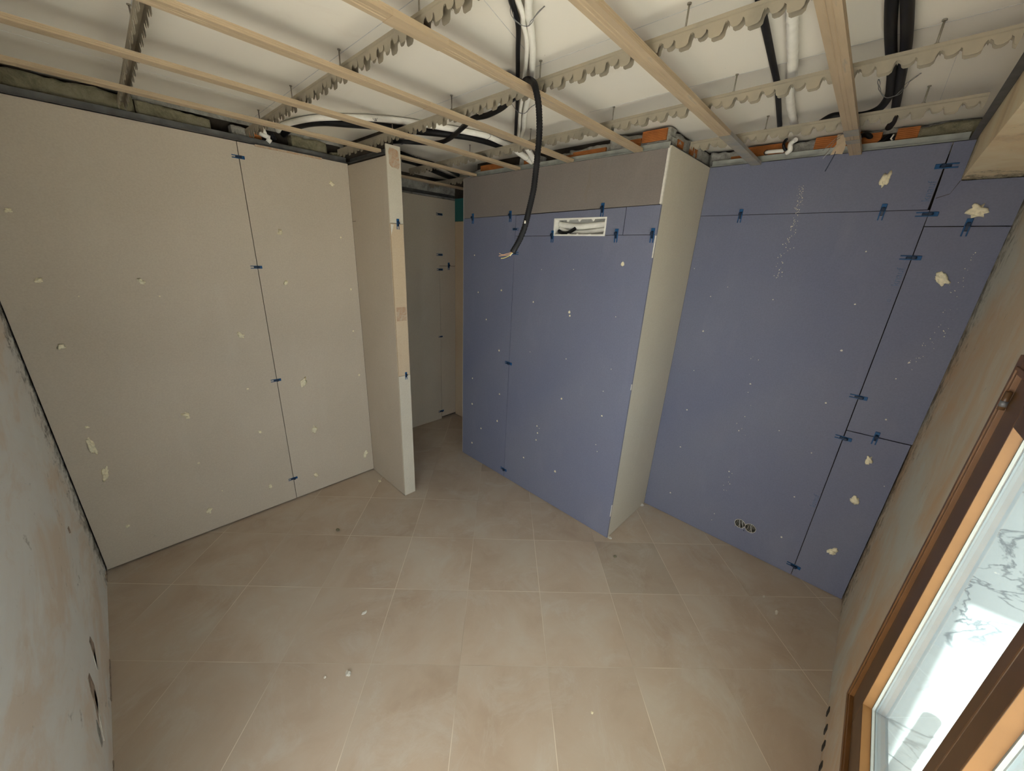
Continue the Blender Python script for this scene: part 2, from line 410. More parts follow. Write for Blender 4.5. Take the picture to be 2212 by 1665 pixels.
# ------------------------------------------------------------------ rough masonry bands above the boards
def rough(name, axis, at, u0, u1, z0, ztop, m, parent, amp=0.012, back=0.07, sign=1, seed=0, edge=0.014):
    """broken masonry face on plane axis=at, looking to -axis; u runs along the other axis"""
    bm = BM(); st = 0.012
    nu = max(2, int(abs(u1 - u0) / st)); nz = max(2, int((ztop - z0) / st))
    g = []
    for i in range(nu + 1):
        u = u0 + (u1 - u0) * i / nu
        zt = ztop + edge * (noise.noise((u * 9, seed, 1.3)) + .5 * noise.noise((u * 30, seed, 4)))
        row = []
        for j in range(nz + 1):
            z = z0 + (zt - z0) * j / nz
            d = amp * (noise.noise((u * 14, z * 14, seed)) + .6 * noise.noise((u * 45, z * 45, seed + 5)))
            if i in (0, nu): d += 0.004
            P = (at + d, u, z) if axis == 'x' else (u, at + d, z)
            row.append(bm.verts.new(P))
        q = row[-1].co
        row.append(bm.verts.new((q.x + (back if axis == 'x' else 0), q.y + (back if axis == 'y' else 0), q.z + .004)))
        g.append(row)
    for i in range(nu):
        for j in range(nz + 1):
            f = bm.faces.new((g[i][j], g[i + 1][j], g[i + 1][j + 1], g[i][j + 1])); f.smooth = True
    for r_ in (g[0], g[-1]):                                     # returns at the two ends
        bk = [bm.verts.new((v.co.x + (back if axis == 'x' else 0), v.co.y + (back if axis == 'y' else 0), v.co.z)) for v in r_[:-1]]
        for j in range(len(bk) - 1):
            bm.faces.new((r_[j], r_[j + 1], bk[j + 1], bk[j]))
    return link(name, bm, m, parent)

def brick(parent, axis, at, u0, u1, z0, z1, lab=None):
    """hollow clay brick face with scored grooves"""
    bm = BM(); d = 0.06
    n = 7
    for i in range(n):
        a = z0 + (z1 - z0) * i / n; b = z0 + (z1 - z0) * (i + 1) / n - .0012
        if axis == 'x': box(bm, at, at + d, u0, u1, a, b)
        else: box(bm, u0, u1, at, at + d, a, b)
    o = link('clay_brick', bm, M['brick'], parent)
    if lab: o['label'] = lab
    return o

rough('mortar', 'y', 3.072, -0.39, 0.28, 2.50, 2.682, M['mortar_ochre'], wall_back, seed=1)
rough('mortar', 'y', 3.070, 0.285, 0.60, 2.50, 2.665, M['mortar_ochre'], wall_back, seed=2)
rough('mortar', 'y', 3.075, 0.58, 0.87, 2.50, 2.600, M['mortar_grey'], wall_back, seed=3)
rough('mortar', 'y', 3.072, 0.70, 0.79, 2.50, 2.655, M['mortar_grey'], wall_back, seed=4)
rough('mortar', 'y', 3.070, 1.03, 1.26, 2.50, 2.672, M['mortar_ochre'], wall_back, seed=6)
rough('mortar', 'y', 3.060, 1.28, 1.34, 2.50, 2.63, M['mortar_ochre'], wall_back, seed=8)
rough('mortar', 'y', 3.085, 0.28, 1.39, 2.672, 2.700, M['mortar_grey'], wall_back, amp=.008, seed=9, edge=.003)
brick(wall_back, 'y', 3.085, 0.60, 0.70, 2.570, 2.612)
brick(wall_back, 'y', 3.082, 0.775, 0.86, 2.590, 2.650)

# pier front, above the boards
rough('mortar', 'x', 2.262, 1.03, 1.22, 2.55, 2.640, M['mortar_grey'], wall_pier, seed=11)
rough('mortar', 'x', 2.258, 1.17, 1.40, 2.55, 2.680, M['mortar_grey'], wall_pier, seed=12)
rough('mortar', 'x', 2.262, 1.38, 1.70, 2.55, 2.655, M['mortar_grey'], wall_pier, seed=13)
rough('mortar', 'x', 2.262, 1.70, 1.79, 2.55, 2.640, M['mortar_grey'], wall_pier, seed=15)
rough('mortar', 'x', 2.262, 1.95, 2.15, 2.55, 2.660, M['mortar_grey'], wall_pier, seed=17)
rough('mortar', 'x', 2.262, 2.15, 2.70, 2.55, 2.630, M['mortar_grey'], wall_pier, seed=18)
rough('mortar', 'x', 2.262, 1.036, 1.060, 2.58, 2.683, M['mortar_grey'], wall_pier, amp=.016, seed=14)
brick(wall_pier, 'x', 2.250, 1.05, 1.19, 2.628, 2.684, 'orange clay brick at the pier corner')
brick(wall_pier, 'x', 2.252, 1.195, 1.27, 2.60, 2.655)
brick(wall_pier, 'x', 2.250, 1.42, 1.66, 2.60, 2.640)
brick(wall_pier, 'x', 2.252, 1.66, 1.76, 2.595, 2.630)
brick(wall_pier, 'x', 2.250, 2.00, 2.09, 2.60, 2.665)
brick(wall_pier, 'x', 2.250, 2.30, 2.56, 2.615, 2.655)
rough('mortar', 'y', 1.035, 2.27, 2.97, 2.55, 2.683, M['mortar_grey'], wall_pier, amp=.016, seed=19)
brick(wall_pier, 'y', 1.026, 2.36, 2.44, 2.61, 2.65)
brick(wall_pier, 'y', 1.026, 2.56, 2.66, 2.60, 2.66)
# behind the blue boards
rough('mortar', 'x', 2.905, 0.80, 1.03, 2.55, 2.683, M['mortar_grey'], wall_front, seed=21)
rough('mortar', 'x', 2.905, 0.46, 0.60, 2.55, 2.683, M['mortar_grey'], wall_front, seed=22)
rough('mortar', 'x', 2.905, -0.14, 0.08, 2.55, 2.683, M['mortar_ochre'], wall_front, seed=23)
rough('mortar', 'x', 2.925, -0.1, 0.30, 2.674, 2.698, M['mortar_grey'], wall_front, amp=.01, seed=24)
brick(wall_front, 'x', 2.885, 0.59, 0.815, 2.635, 2.688, 'orange clay brick with a pipe hole')
brick(wall_front, 'x', 2.880, 0.28, 0.475, 2.625, 2.690)
brick(wall_front, 'x', 2.890, 0.20, 0.275, 2.625, 2.680)
brick(wall_front, 'x', 2.890, 0.065, 0.145, 2.63, 2.686)
brick(wall_front, 'x', 2.893, 0.83, 0.90, 2.61, 2.65)
# passage
rough('mortar', 'y', 3.585, 1.44, 2.8, 2.52, 2.66, M['mortar_grey'], wall_back, seed=31)

# ================================================================== GYPSUM BOARDS
TH = 0.0125
def panel(label, m, bxs, edge=None, name='gypsum_board'):
    bm = BM()
    for b in bxs: box(bm, *b)
    o = link(name, bm, m, None)
    return tag(o, label, 'wall board')
G = 0.002
b_beige_l = panel('wide beige gypsum board on the left wall, left of the long black joint', M['board_beige'], [(-0.383, 0.706 - G, 3.03, 3.03 + TH, 0.012, 2.563)])
b_beige_r = panel('beige gypsum board between the long joint and the stub', M['board_beige'], [(0.706 + G, 1.379, 3.03, 3.03 + TH, 0.012, 2.563)])
b_stub_f = panel('shaded beige board on the left face of the short partition stub', M['board_beige'], [(1.380, 1.3925, 2.4835, 3.029, 0.004, 2.553)])
b_stub_t = panel('cream board strip at the top of the stub end, with a reddish filler patch', M['board_cream'], [(1.379, 1.479, 2.470, 2.4825, 2.160, 2.618)])
b_stub_m = panel('narrow ochre board strip in the middle of the stub end', M['board_ochre'], [(1.382, 1.478, 2.470, 2.4825, 1.079, 2.157)])
b_stub_b = panel('narrow cream board strip at the bottom of the stub end', M['board_cream'], [(1.381, 1.479, 2.470, 2.4825, 0.004, 1.076)])
panel('beige board on the far face of the partition stub', M['board_beige'], [(1.4655, 1.478, 2.4835, 3.57, 0.004, 2.553)])
# passage
b_cor_l = panel('dark beige board on the passage wall beside the stub', M['board_beige'], [(1.479, 2.557 - G, 3.56, 3.5725, 0.004, 2.515)])
b_cor_u = panel('upper narrow board deep in the dark passage', M['board_beige'], [(2.557 - G, 2.77, 3.56, 3.5725, 1.845, 2.515)])
b_cor_d = panel('lower narrow board deep in the dark passage', M['board_beige'], [(2.557 + G, 2.77, 3.56, 3.5725, 0.03, 1.841)])
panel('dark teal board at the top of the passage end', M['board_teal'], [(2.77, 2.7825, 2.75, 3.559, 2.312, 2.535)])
panel('ochre board below the teal one at the passage end', M['board_ochre'], [(2.77, 2.7825, 2.75, 3.559, 0.01, 2.309)])
# pier front x = 2.216
XB = 2.216
b_p_top = panel('taupe board band across the top of the pier, above the clips', M['board_taupe'], [])  if False else None
def quad_board(label, m, x, pts, name='gypsum_board'):
    """board on plane x with a four-cornered outline (y,z)"""
    bm = BM(); prism(bm, [(x, y, z) for y, z in pts], [(x + TH, y, z) for y, z in pts])
    return tag(link(name, bm, m), label, 'wall board')
b_p_top = quad_board('taupe board band across the top of the pier', M['board_taupe'], XB, [(1.0135, 2.304), (1.0135, 2.576), (2.728, 2.574), (2.728, 2.270)])
b_p_left = quad_board('tall narrow blue-grey board at the left of the pier, beside the passage', M['board_blue'], XB, [(2.112, 0.006), (2.112, 2.279), (2.728, 2.267), (2.728, 0.006)])
b_p_main = quad_board('large blue-grey board on the pier below the service box', M['board_blue'], XB, [(1.000, 0.004), (1.000, 2.143), (2.108, 2.131), (2.108, 0.006)])
HY0, HY1, HZ0, HZ1 = 1.336, 1.738, 2.140, 2.243
b_p_band = panel('blue-grey board strip around the service box on the pier', M['board_blue'], [])  if False else None
bm = BM()
def slab_yz(bm, x, y0, y1, za0, zb0, za1, zb1):
    """piece between y0 and y1 whose lower edge runs za0->za1 and upper edge zb0->zb1"""
    p = [(y0, za0), (y0, zb0), (y1, zb1), (y1, za1)]
    prism(bm, [(x, y, z) for y, z in p], [(x + TH, y, z) for y, z in p])
lo = lambda y: 2.146 + (y - 1.0) * (2.134 - 2.146) / 1.108
hi = lambda y: 2.301 + (y - 1.0) * (2.276 - 2.301) / 1.108
slab_yz(bm, XB, 1.212, HY0, lo(1.212), hi(1.212), lo(HY0), hi(HY0))
slab_yz(bm, XB, HY0, HY1, HZ1, hi(HY0), HZ1, hi(HY1))
slab_yz(bm, XB, HY1, 2.108, lo(HY1), hi(HY1), lo(2.108), hi(2.108))
b_p_band = tag(link('gypsum_board', bm, M['board_blue']), 'blue-grey board strip cut out around the service box', 'wall board')
bm = BM(); slab_yz(bm, XB, 1.000, 1.208, lo(1.0), hi(1.0), lo(1.208), hi(1.208))
b_p_small = tag(link('gypsum_board', bm, M['board_blue']), 'small blue-grey board piece at the pier edge, right of the service box', 'wall board')
b_p_side = panel('tall beige board on the side face of the pier', M['board_cream'], [(2.2295, 2.849, 1.000, 1.0125, 0.004, 2.590)])
bm = BM(); box(bm, XB, 2.2290, 1.0, 1.0125, 2.306, 2.576); link('gypsum_edge', bm, M['gypsum'], b_p_side)
bm = BM(); box(bm, XB + .001, XB + TH, 2.7285, 2.733, 0.006, 2.57); link('gypsum_edge', bm, M['gypsum'], b_p_left)
for z0, z1, w in [(2.02, 2.14, .005), (1.2, 1.24, .003), (.2, .3, .003)]:
    bm = BM(); box(bm, XB - .001, XB + .006, 1.0 - .0005, 1.0 + w, z0, z1); link('gypsum_edge', bm, M['gypsum'], b_p_main)
# blue wall x = 2.85
XF = 2.85
b_f_top = quad_board('blue-grey board band along the top of the far right wall', M['board_blue'], XF, [(-0.064, 2.305), (-0.064, 2.590), (0.999, 2.590), (0.999, 2.305)])
b_f_main = panel('largest blue-grey board on the far right wall, holding the socket holes', M['board_blue'], [])  if False else None
# main board with the double socket hole
def disc(cy, cz, r, n=28): return [(cy + r * math.cos(2 * math.pi * i / n), cz + r * math.sin(2 * math.pi * i / n)) for i in range(n)]
SY, SZ, SR = (0.290, 0.2225), 0.212, 0.034
def hole_board(bm, x, y0, y1, z0, z1, cs, cz, r):
    """board with round holes: four strips around a block, the block itself ringed to the circles"""
    ya, yb = min(cs) - r - .01, max(cs) + r + .01; za, zb = cz - r - .01, cz + r + .01
    box(bm, x, x + TH, y0, ya, z0, z1); box(bm, x, x + TH, yb, y1, z0, z1)
    box(bm, x, x + TH, ya, yb, z0, za); box(bm, x, x + TH, ya, yb, zb, z1)
    n = 32; cs = sorted(cs); mid = sum(cs) / len(cs)
    for c, lo_, hi_ in ((cs[0], ya, mid), (cs[1], mid, yb)):
        out, inn = [], []
        for i in range(n):
            a = 2 * math.pi * i / n; ca, sa = math.cos(a), math.sin(a)
            ts = []
            if ca > 1e-6: ts.append((hi_ - c) / ca)
            if ca < -1e-6: ts.append((lo_ - c) / ca)
            if sa > 1e-6: ts.append((zb - cz) / sa)
            if sa < -1e-6: ts.append((za - cz) / sa)
            t_ = min(ts); rr = min(r * (1 + .05 * math.sin(5 * a + c * 40)), t_ * .999)
            out.append((c + ca * t_, cz + sa * t_)); inn.append((c + ca * rr, cz + sa * rr))
        for X_ in (x, x + TH):
            o_ = [bm.verts.new((X_, *p)) for p in out]; q_ = [bm.verts.new((X_, *p)) for p in inn]
            if X_ == x: q0 = q_
            for i in range(n): bm.faces.new((o_[i], o_[(i + 1) % n], q_[(i + 1) % n], q_[i]))
        for i in range(n): bm.faces.new((q0[i], q0[(i + 1) % n], q_[(i + 1) % n], q_[i])).material_index = 1
bm = BM(); hole_board(bm, XF, -0.072, 0.999, 0.004, 2.302, SY, SZ, SR)
b_f_main = tag(link('gypsum_board', bm, [M['board_blue'], M['gypsum']]), 'largest blue-grey board on the far right wall, with the socket holes', 'wall board')
b_f_ru = quad_board('blue-grey board piece in the top right corner under the beam', M['board_blue'], XF, [(-0.349, 2.229), (-0.349, 2.424), (-0.139, 2.424), (-0.139, 2.590), (-0.0668, 2.590), (-0.0745, 2.300), (-0.075, 2.229)])
b_f_rm = quad_board('narrow blue-grey board at the right side of the far wall, middle one', M['board_blue'], XF, [(-0.349, 1.124), (-0.349, 2.225), (-0.0755, 2.225), (-0.0765, 1.114)])
b_f_rb = quad_board('narrow blue-grey board at the right side of the far wall, bottom one', M['board_blue'], XF, [(-0.345, 0.004), (-0.345, 1.118), (-0.0765, 1.109), (-0.0755, 0.004)])
# thin marks
bm = BM(); box(bm, 1.3795, 1.381, 2.975, 3.028, 2.178, 2.1805); link('seam', bm, M['void'], b_stub_f)
bm = BM(); prism(bm, [(XF - .0008, -.0775, 2.352), (XF - .0008, -.0775, 2.355), (XF - .0008, -.12, 2.372), (XF - .0008, -.138, 2.425), (XF - .0008, -.135, 2.424), (XF - .0008, -.118, 2.369)],
                 [(XF + .001, -.0775, 2.352), (XF + .001, -.0775, 2.355), (XF + .001, -.12, 2.372), (XF + .001, -.138, 2.425), (XF + .001, -.135, 2.424), (XF + .001, -.118, 2.369)])
link('crack', bm, M['void'], b_f_ru)
# reddish skim patch on the stub top strip, white chip on the middle strip
def blob_patch(bm, c, ay, az, r0, nrm_axis, n=18, th=.0012, jag=.25, seed=1):
    rnd = random.Random(seed); pts = []
    for i in range(n):
        a = 2 * math.pi * i / n; k = 1 + rnd.uniform(-jag, jag)
        pts.append((ay * r0 * k * math.copysign(abs(math.cos(a)) ** .6, math.cos(a)), az * r0 * k * math.copysign(abs(math.sin(a)) ** .6, math.sin(a))))
    if nrm_axis == 'y': A = [(c[0] + p, c[1] - th, c[2] + q) for p, q in pts]; B = [(c[0] + p, c[1] + .001, c[2] + q) for p, q in pts]
    else: A = [(c[0] - th, c[1] + p, c[2] + q) for p, q in pts]; B = [(c[0] + .001, c[1] + p, c[2] + q) for p, q in pts]
    prism(bm, A, B)
t = NT('skim_red'); M['skim_red'] = t.done(t.ramp(t.noise(26, 4, .6, None, 2.0), [(.4, (.47, .30, .185)), (.6, (.50, .40, .29))]), .85, 0, .2)
bm = BM(); blob_patch(bm, (1.432, 2.470, 2.545), .037, .058, 1, 'y', jag=.10, seed=4); link('filler_patch', bm, M['skim_red'], b_stub_t)
bm = BM(); prism(bm, [(1.383, 2.469, 2.152), (1.405, 2.469, 2.150), (1.388, 2.469, 2.10), (1.383, 2.469, 2.08)], [(1.383, 2.471, 2.152), (1.405, 2.471, 2.150), (1.388, 2.471, 2.10), (1.383, 2.471, 2.08)])
link('torn_paper', bm, M['gypsum'], b_stub_m)
bm = BM(); box(bm, 1.392, 1.470, 2.4690, 2.4712, 1.50, 1.60, bev=.0004); link('filler_patch', bm, M['skim_red'], b_stub_m)
# pinkish exposed strip on top of the right beige board
bm = BM(); box(bm, .80, 1.20, 3.024, 3.0298, 2.556, 2.568, bev=.001); o = link('torn_paper', bm, M['skim_red'], b_beige_r)

# printed maker's marks on the blue boards (faint ink)
def printed(txt, size, y, z, parent, rot=90, skew=0.0):
    cu = D.curves.new('txt', 'FONT'); cu.body = txt; cu.size = size; cu.extrude = 0.0002; cu.align_x = 'CENTER'; cu.align_y = 'CENTER'
    to = D.objects.new('txt', cu); COL.objects.link(to)
    dg = bpy.context.evaluated_depsgraph_get(); dg.update()
    me = D.meshes.new_from_object(to.evaluated_get(dg))
    D.objects.remove(to)
    o = D.objects.new('printed_mark', me); COL.objects.link(o)
    me.materials.clear(); me.materials.append(M['ink'])
    # text x -> along the wall (to -y), text y -> up, facing -x ; then turned by rot in the plane of the wall
    R0 = Matrix(((0, 0, -1), (-1, 0, 0), (0, 1, 0))).to_4x4()
    a = math.radians(rot); R1 = Matrix.Rotation(a, 4, 'Z')
    mt = R0 @ R1
    o.parent = parent; o.location = Vector((XF - .0004, y, z)) - wloc(parent)
    o.rotation_euler = mt.to_euler()
    return o
printed('knauf', .042, -0.050, 1.985, b_f_main, 90)
printed('\u25a1 ...... ', .016, -0.050, 1.88, b_f_main, 90)
printed('knauf', .042, -0.046, 2.385, b_f_top, 90)
printed('knauf', .042, -0.055, 0.60, b_f_main, 90)

# ================================================================== SERVICE BOX IN THE PIER
sb = empty('service_box', (2.22, 1.537, 2.19), 'long white recessed box with pipes inside, set in the pier', 'wall box')
bm = BM()
w = .006
for b in [(HY0 - .004, HY0 + w, HZ0 - .004, HZ1 + .004), (HY1 - w, HY1 + .004, HZ0 - .004, HZ1 + .004), (HY0 + w, HY1 - w, HZ0 - .004, HZ0 + w), (HY0 + w, HY1 - w, HZ1 - w, HZ1 + .004)]:
    box(bm, XB - .004, XB + .006, *b)
link('rim', bm, M['white_plastic'], sb)
bm = BM()
for b in [(2.222, 2.31, HY0, HY0 + .003, HZ0, HZ1), (2.222, 2.31, HY1 - .003, HY1, HZ0, HZ1), (2.222, 2.31, HY0, HY1, HZ0, HZ0 + .003), (2.222, 2.31, HY0, HY1, HZ1 - .003, HZ1), (2.308, 2.312, HY0, HY1, HZ0, HZ1)]: box(bm, *b)
link('shell', bm, M['white_plastic'], sb)
for k in (0.27, 0.5, 0.76):
    y = HY1 + (HY0 - HY1) * k
    bm = BM(); prism(bm, [(2.220, y + .014, HZ1 - .006), (2.220, y - .014, HZ1 - .006), (2.220, y, HZ1 - .020)], [(2.225, y + .014, HZ1 - .006), (2.225, y - .014, HZ1 - .006), (2.225, y, HZ1 - .020)])
    link('tab', bm, M['white_plastic'], sb)
for k in (0.3, 0.48, 0.72):
    y = HY1 + (HY0 - HY1) * k
    bm = BM(); box(bm, 2.221, 2.224, y - .010, y + .010, HZ0 + .005, HZ0 + .012, bev=.001); link('tab', bm, M['white_plastic'], sb)
def cable(name, label, pts, r, m, cat='pipe', parent=None, n=12, group=None, sub=5, corr=None):
    bm = BM(); P = smooth_path(pts, sub)
    if corr:
        Q = []; L = 0; out = [P[0]]
        for a, b in zip(P, P[1:]):
            d = (b - a).length; k = max(1, int(d / corr))
            for i in range(1, k + 1): out.append(a.lerp(b, i / k))
        P = out
        tube(bm, P, r, n, rf=lambda i: r * (1.0 if i % 2 else 0.86))
    else: tube(bm, P, r, n)
    o = link(name, bm, m, parent)
    return tag(o, label, cat, group) if not parent else o
cable('water_pipe', 'white insulated pipe in the service box, upper one', [(2.27, HY1 - .006, 2.214), (2.262, 1.66, 2.203), (2.258, 1.56, 2.196), (2.262, 1.46, 2.203), (2.270, HY0 + .022, 2.212)], .0185, M['white_plastic'])
cable('water_pipe', 'white insulated pipe in the service box, lower one', [(2.274, HY1 - .006, 2.186), (2.268, 1.66, 2.168), (2.264, 1.54, 2.162), (2.268, 1.44, 2.170), (2.274, HY0 + .006, 2.184)], .014, M['white_plastic'])
cable('conduit_end', 'short black conduit end in the service box', [(2.262, HY1 - .008, 2.172), (2.246, 1.69, 2.158), (2.240, 1.64, 2.158), (2.236, 1.59, 2.176), (2.234, 1.575, 2.184)], .0115, M['black_plastic'], 'conduit')

# ================================================================== SOCKET BOXES in the blue wall
so = empty('socket_box', (2.87, 0.256, 0.212), 'two round open socket holes with wires, low on the blue-grey board', 'socket box')
for c in SY:
    bm = BM()
    ring = lambda x, r: [(x, c + r * math.cos(2 * math.pi * i / 24), SZ + r * math.sin(2 * math.pi * i / 24)) for i in range(24)]
    A = [bm.verts.new(p) for p in ring(2.851, SR * .96)]; B = [bm.verts.new(p) for p in ring(2.90, SR * .93)]
    for i in range(24): bm.faces.new((A[i], A[(i + 1) % 24], B[(i + 1) % 24], B[i])).smooth = True
    bm.faces.new(B)
    link('back_box', bm, M['box_grey'], so)
    bm = BM(); tube(bm, [(2.8485, c + SR * math.cos(2 * math.pi * i / 30), SZ + SR * math.sin(2 * math.pi * i / 30) * (1 + .03 * math.sin(i))) for i in range(31)], .0016, 6)
    link('torn_rim', bm, M['gypsum'], so)
for k, (y, dz) in enumerate([(.306, 0), (.296, .004), (.285, -.006), (.276, .002), (.232, .006), (.222, -.004), (.212, .0)]):
    bm = BM(); tube(bm, smooth_path([(2.895, y, SZ + .02 + dz), (2.862, y + .003, SZ + .01), (2.852, y + .008 * (-1) ** k, SZ - .015), (2.846, y + .012 * (-1) ** k, SZ - .030 - .012 * (k == 0))], 4), .0016, 6)
    link('wire', bm, M['grey_wire'] if k % 2 else M['rod'], so)

# ================================================================== CLIPS
def make_clip():
    root = empty('board_clip', (0, 0, 0), 'x', 'clip')
    bm = BM()
    box(bm, -.0105, .0105, -.007, 0, 0.012, .034, bev=.0015)
    box(bm, -.0105, -.0055, -.005, 0, -.044, .013, bev=.0008); box(bm, .0055, .0105, -.005, 0, -.044, .013, bev=.0008)
    link('frame', bm, M['clip_blue'], root)
    bm = BM()
    prism(bm, [(-.005, -.002, -.022), (.005, -.002, -.022), (.005, -.010, -.020), (-.005, -.010, -.020)],
              [(-.006, -.002, .020), (.006, -.002, .020), (.006, -.018, .014), (-.006, -.018, .014)])
    box(bm, -.0015, .0015, -.006, .010, -.016, .016)
    link('wedge', bm, M['clip_dark'], root)
    bm = BM(); box(bm, -.008, .008, -.0215, -.010, -.002, .012, bev=.0015); link('lock', bm, M['clip_dark'], root)
    return root
CL = [  # x, y, z, wall ('y' faces -y, 'x' faces -x), turn, label
 (.706, 3.03, 2.480, 'y', 90, 'blue clip topmost on the long joint of the beige left wall'),
 (.703, 3.03, 1.838, 'y', 90, 'blue clip second from the top on the long joint of the beige left wall'),
 (.704, 3.03, 1.042, 'y', 90, 'blue clip third from the top on the long joint of the beige left wall'),
 (.706, 3.03, .198, 'y', 90, 'blue clip lowest on the long joint of the beige left wall'),
 (1.436, 2.47, 2.160, 'y', 0, 'bright blue clip high on the end of the partition stub'),
 (1.443, 2.47, 1.078, 'y', 0, 'small blue clip halfway down the end of the partition stub'),
 (2.566, 3.56, 2.362, 'y', 90, 'dark clip highest in the dark passage'),
 (2.561, 3.56, 1.959, 'y', 90, 'dark clip second highest in the dark passage'),
 (2.562, 3.56, 1.804, 'y', 90, 'dark clip just under the short joint in the dark passage'),
 (2.557, 3.56, 1.052, 'y', 90, 'dark clip at mid height in the dark passage'),
 (2.550, 3.56, .107, 'y', 90, 'dark clip near the floor in the dark passage'),
 (2.679, 3.56, 1.845, 'y', 0, 'dark upright clip on the short joint in the dark passage'),
 (2.216, 2.604, 2.270, 'x', 0, 'blue clip under the taupe band nearest the passage'),
 (2.216, 2.167, 2.276, 'x', 0, 'blue clip under the taupe band just left of the hanging conduit'),
 (2.216, 2.110, 2.181, 'x', -90, 'small blue clip lying sideways beside the hanging conduit'),
 (2.216, 1.371, 2.293, 'x', 0, 'blue clip above the right end of the service box'),
 (2.216, 1.748, 2.136, 'x', 0, 'blue clip at the left end of the service box'),
 (2.216, 1.252, 2.144, 'x', 0, 'blue clip just right of the service box'),
 (2.216, 1.022, 2.146, 'x', 0, 'blue clip at the right edge of the pier'),
 (2.216, 2.110, 2.009, 'x', -90, 'dark clip behind the loose wire ends of the conduit'),
 (2.216, 2.110, 1.124, 'x', 90, 'dark clip halfway down the joint of the pier'),
 (2.216, 2.110, .084, 'x', 90, 'dark clip at the foot of the joint of the pier'),
 (2.85, .758, 2.303, 'x', 0, 'blue clip on the long level joint, nearest the pier'),
 (2.85, .097, 2.303, 'x', 0, 'blue clip near the right end of the long level joint'),
 (2.85, -.068, 2.491, 'x', -90, 'blurred blue clip highest on the far right wall, beside the beam'),
 (2.85, -.073, 2.283, 'x', 90, 'blue clip where the level joint meets the upright joint on the right wall'),
 (2.85, -.074, 2.081, 'x', 90, 'blue clip on the upright joint of the right wall, above its printed mark'),
 (2.85, -.078, 1.322, 'x', 90, 'blue clip at mid height on the upright joint of the right wall'),
 (2.85, -.080, 1.060, 'x', 90, 'blue clip just under the short joint on the right wall'),
 (2.85, -.205, 1.115, 'x', 0, 'upright blue clip on the lower short joint beside the window wall'),
 (2.85, -.217, 2.227, 'x', 0, 'upright blue clip on the upper short joint under the beam'),
 (2.85, -.075, .081, 'x', 90, 'greyish clip at the foot of the upright joint on the right wall'),
]
clip0 = make_clip()
for i, (x, y, z, wl, turn, lab) in enumerate(CL):
    c = clip0 if i == 0 else copy_tree(clip0)
    c.location = (x, y, z); c.rotation_euler = (0, math.radians(turn), 0 if wl == 'y' else -math.pi / 2)
    tag(c, lab, 'clip', 'board clips on the joints')
    s = .85 if wl == 'y' and y < 3.4 else 1.0
    if 'small' in lab or 'mid height in' in lab: s = .75
    c.scale = (s, s, s)

# ================================================================== FOAM BLOBS, FILLER SPOTS
def foam(c, ry, rz, axis, label, seed):
    bm = BM(); bmesh.ops.create_icosphere(bm, subdivisions=3, radius=1)
    t_ = min(.013, .8 * max(ry, rz))
    for v in bm.verts:
        p = v.co.copy(); k = 1 + .85 * noise.noise(p * 1.5 + Vector((seed * 3.1, 0, 0))) + .35 * noise.noise(p * 4 + Vector((0, seed * 7.7, 0)))
        a, b, d = p.x * ry * k, p.z * rz * k, p.y * t_ * k
        a += .35 * b * math.sin(seed)
        v.co = Vector((c[0] + a, c[1] + d, c[2] + b)) if axis == 'y' else Vector((c[0] + d, c[1] + a, c[2] + b))
    o = link('foam_blob', bm, M['foam'], None, smooth=True)
    return tag(o, label, 'foam blob', 'foam blobs on the boards')
SPB = {}
def spot(parent, c, r, axis, m='filler'):
    key = (axis, m)
    if key not in SPB:
        me = D.meshes.new('filler_spot'); bm = BM(); bmesh.ops.create_icosphere(bm, subdivisions=1, radius=1)
        for v in bm.verts: v.co *= 1 + .25 * noise.noise(v.co * 2.2)
        bm.to_mesh(me); bm.free(); me.materials.append(M[m]); SPB[key] = me
    o = D.objects.new('filler_spot', SPB[key]); COL.objects.link(o)
    o.parent = parent; o.location = Vector(c) - wloc(parent)
    rr = max(r * (.6 if axis == 'x' and m == 'filler' else .85), .0018)
    o.scale = (.0016, rr, rr * random.uniform(.8, 1.3)) if axis == 'x' else (rr, .0016, rr * random.uniform(.8, 1.3))
    return o
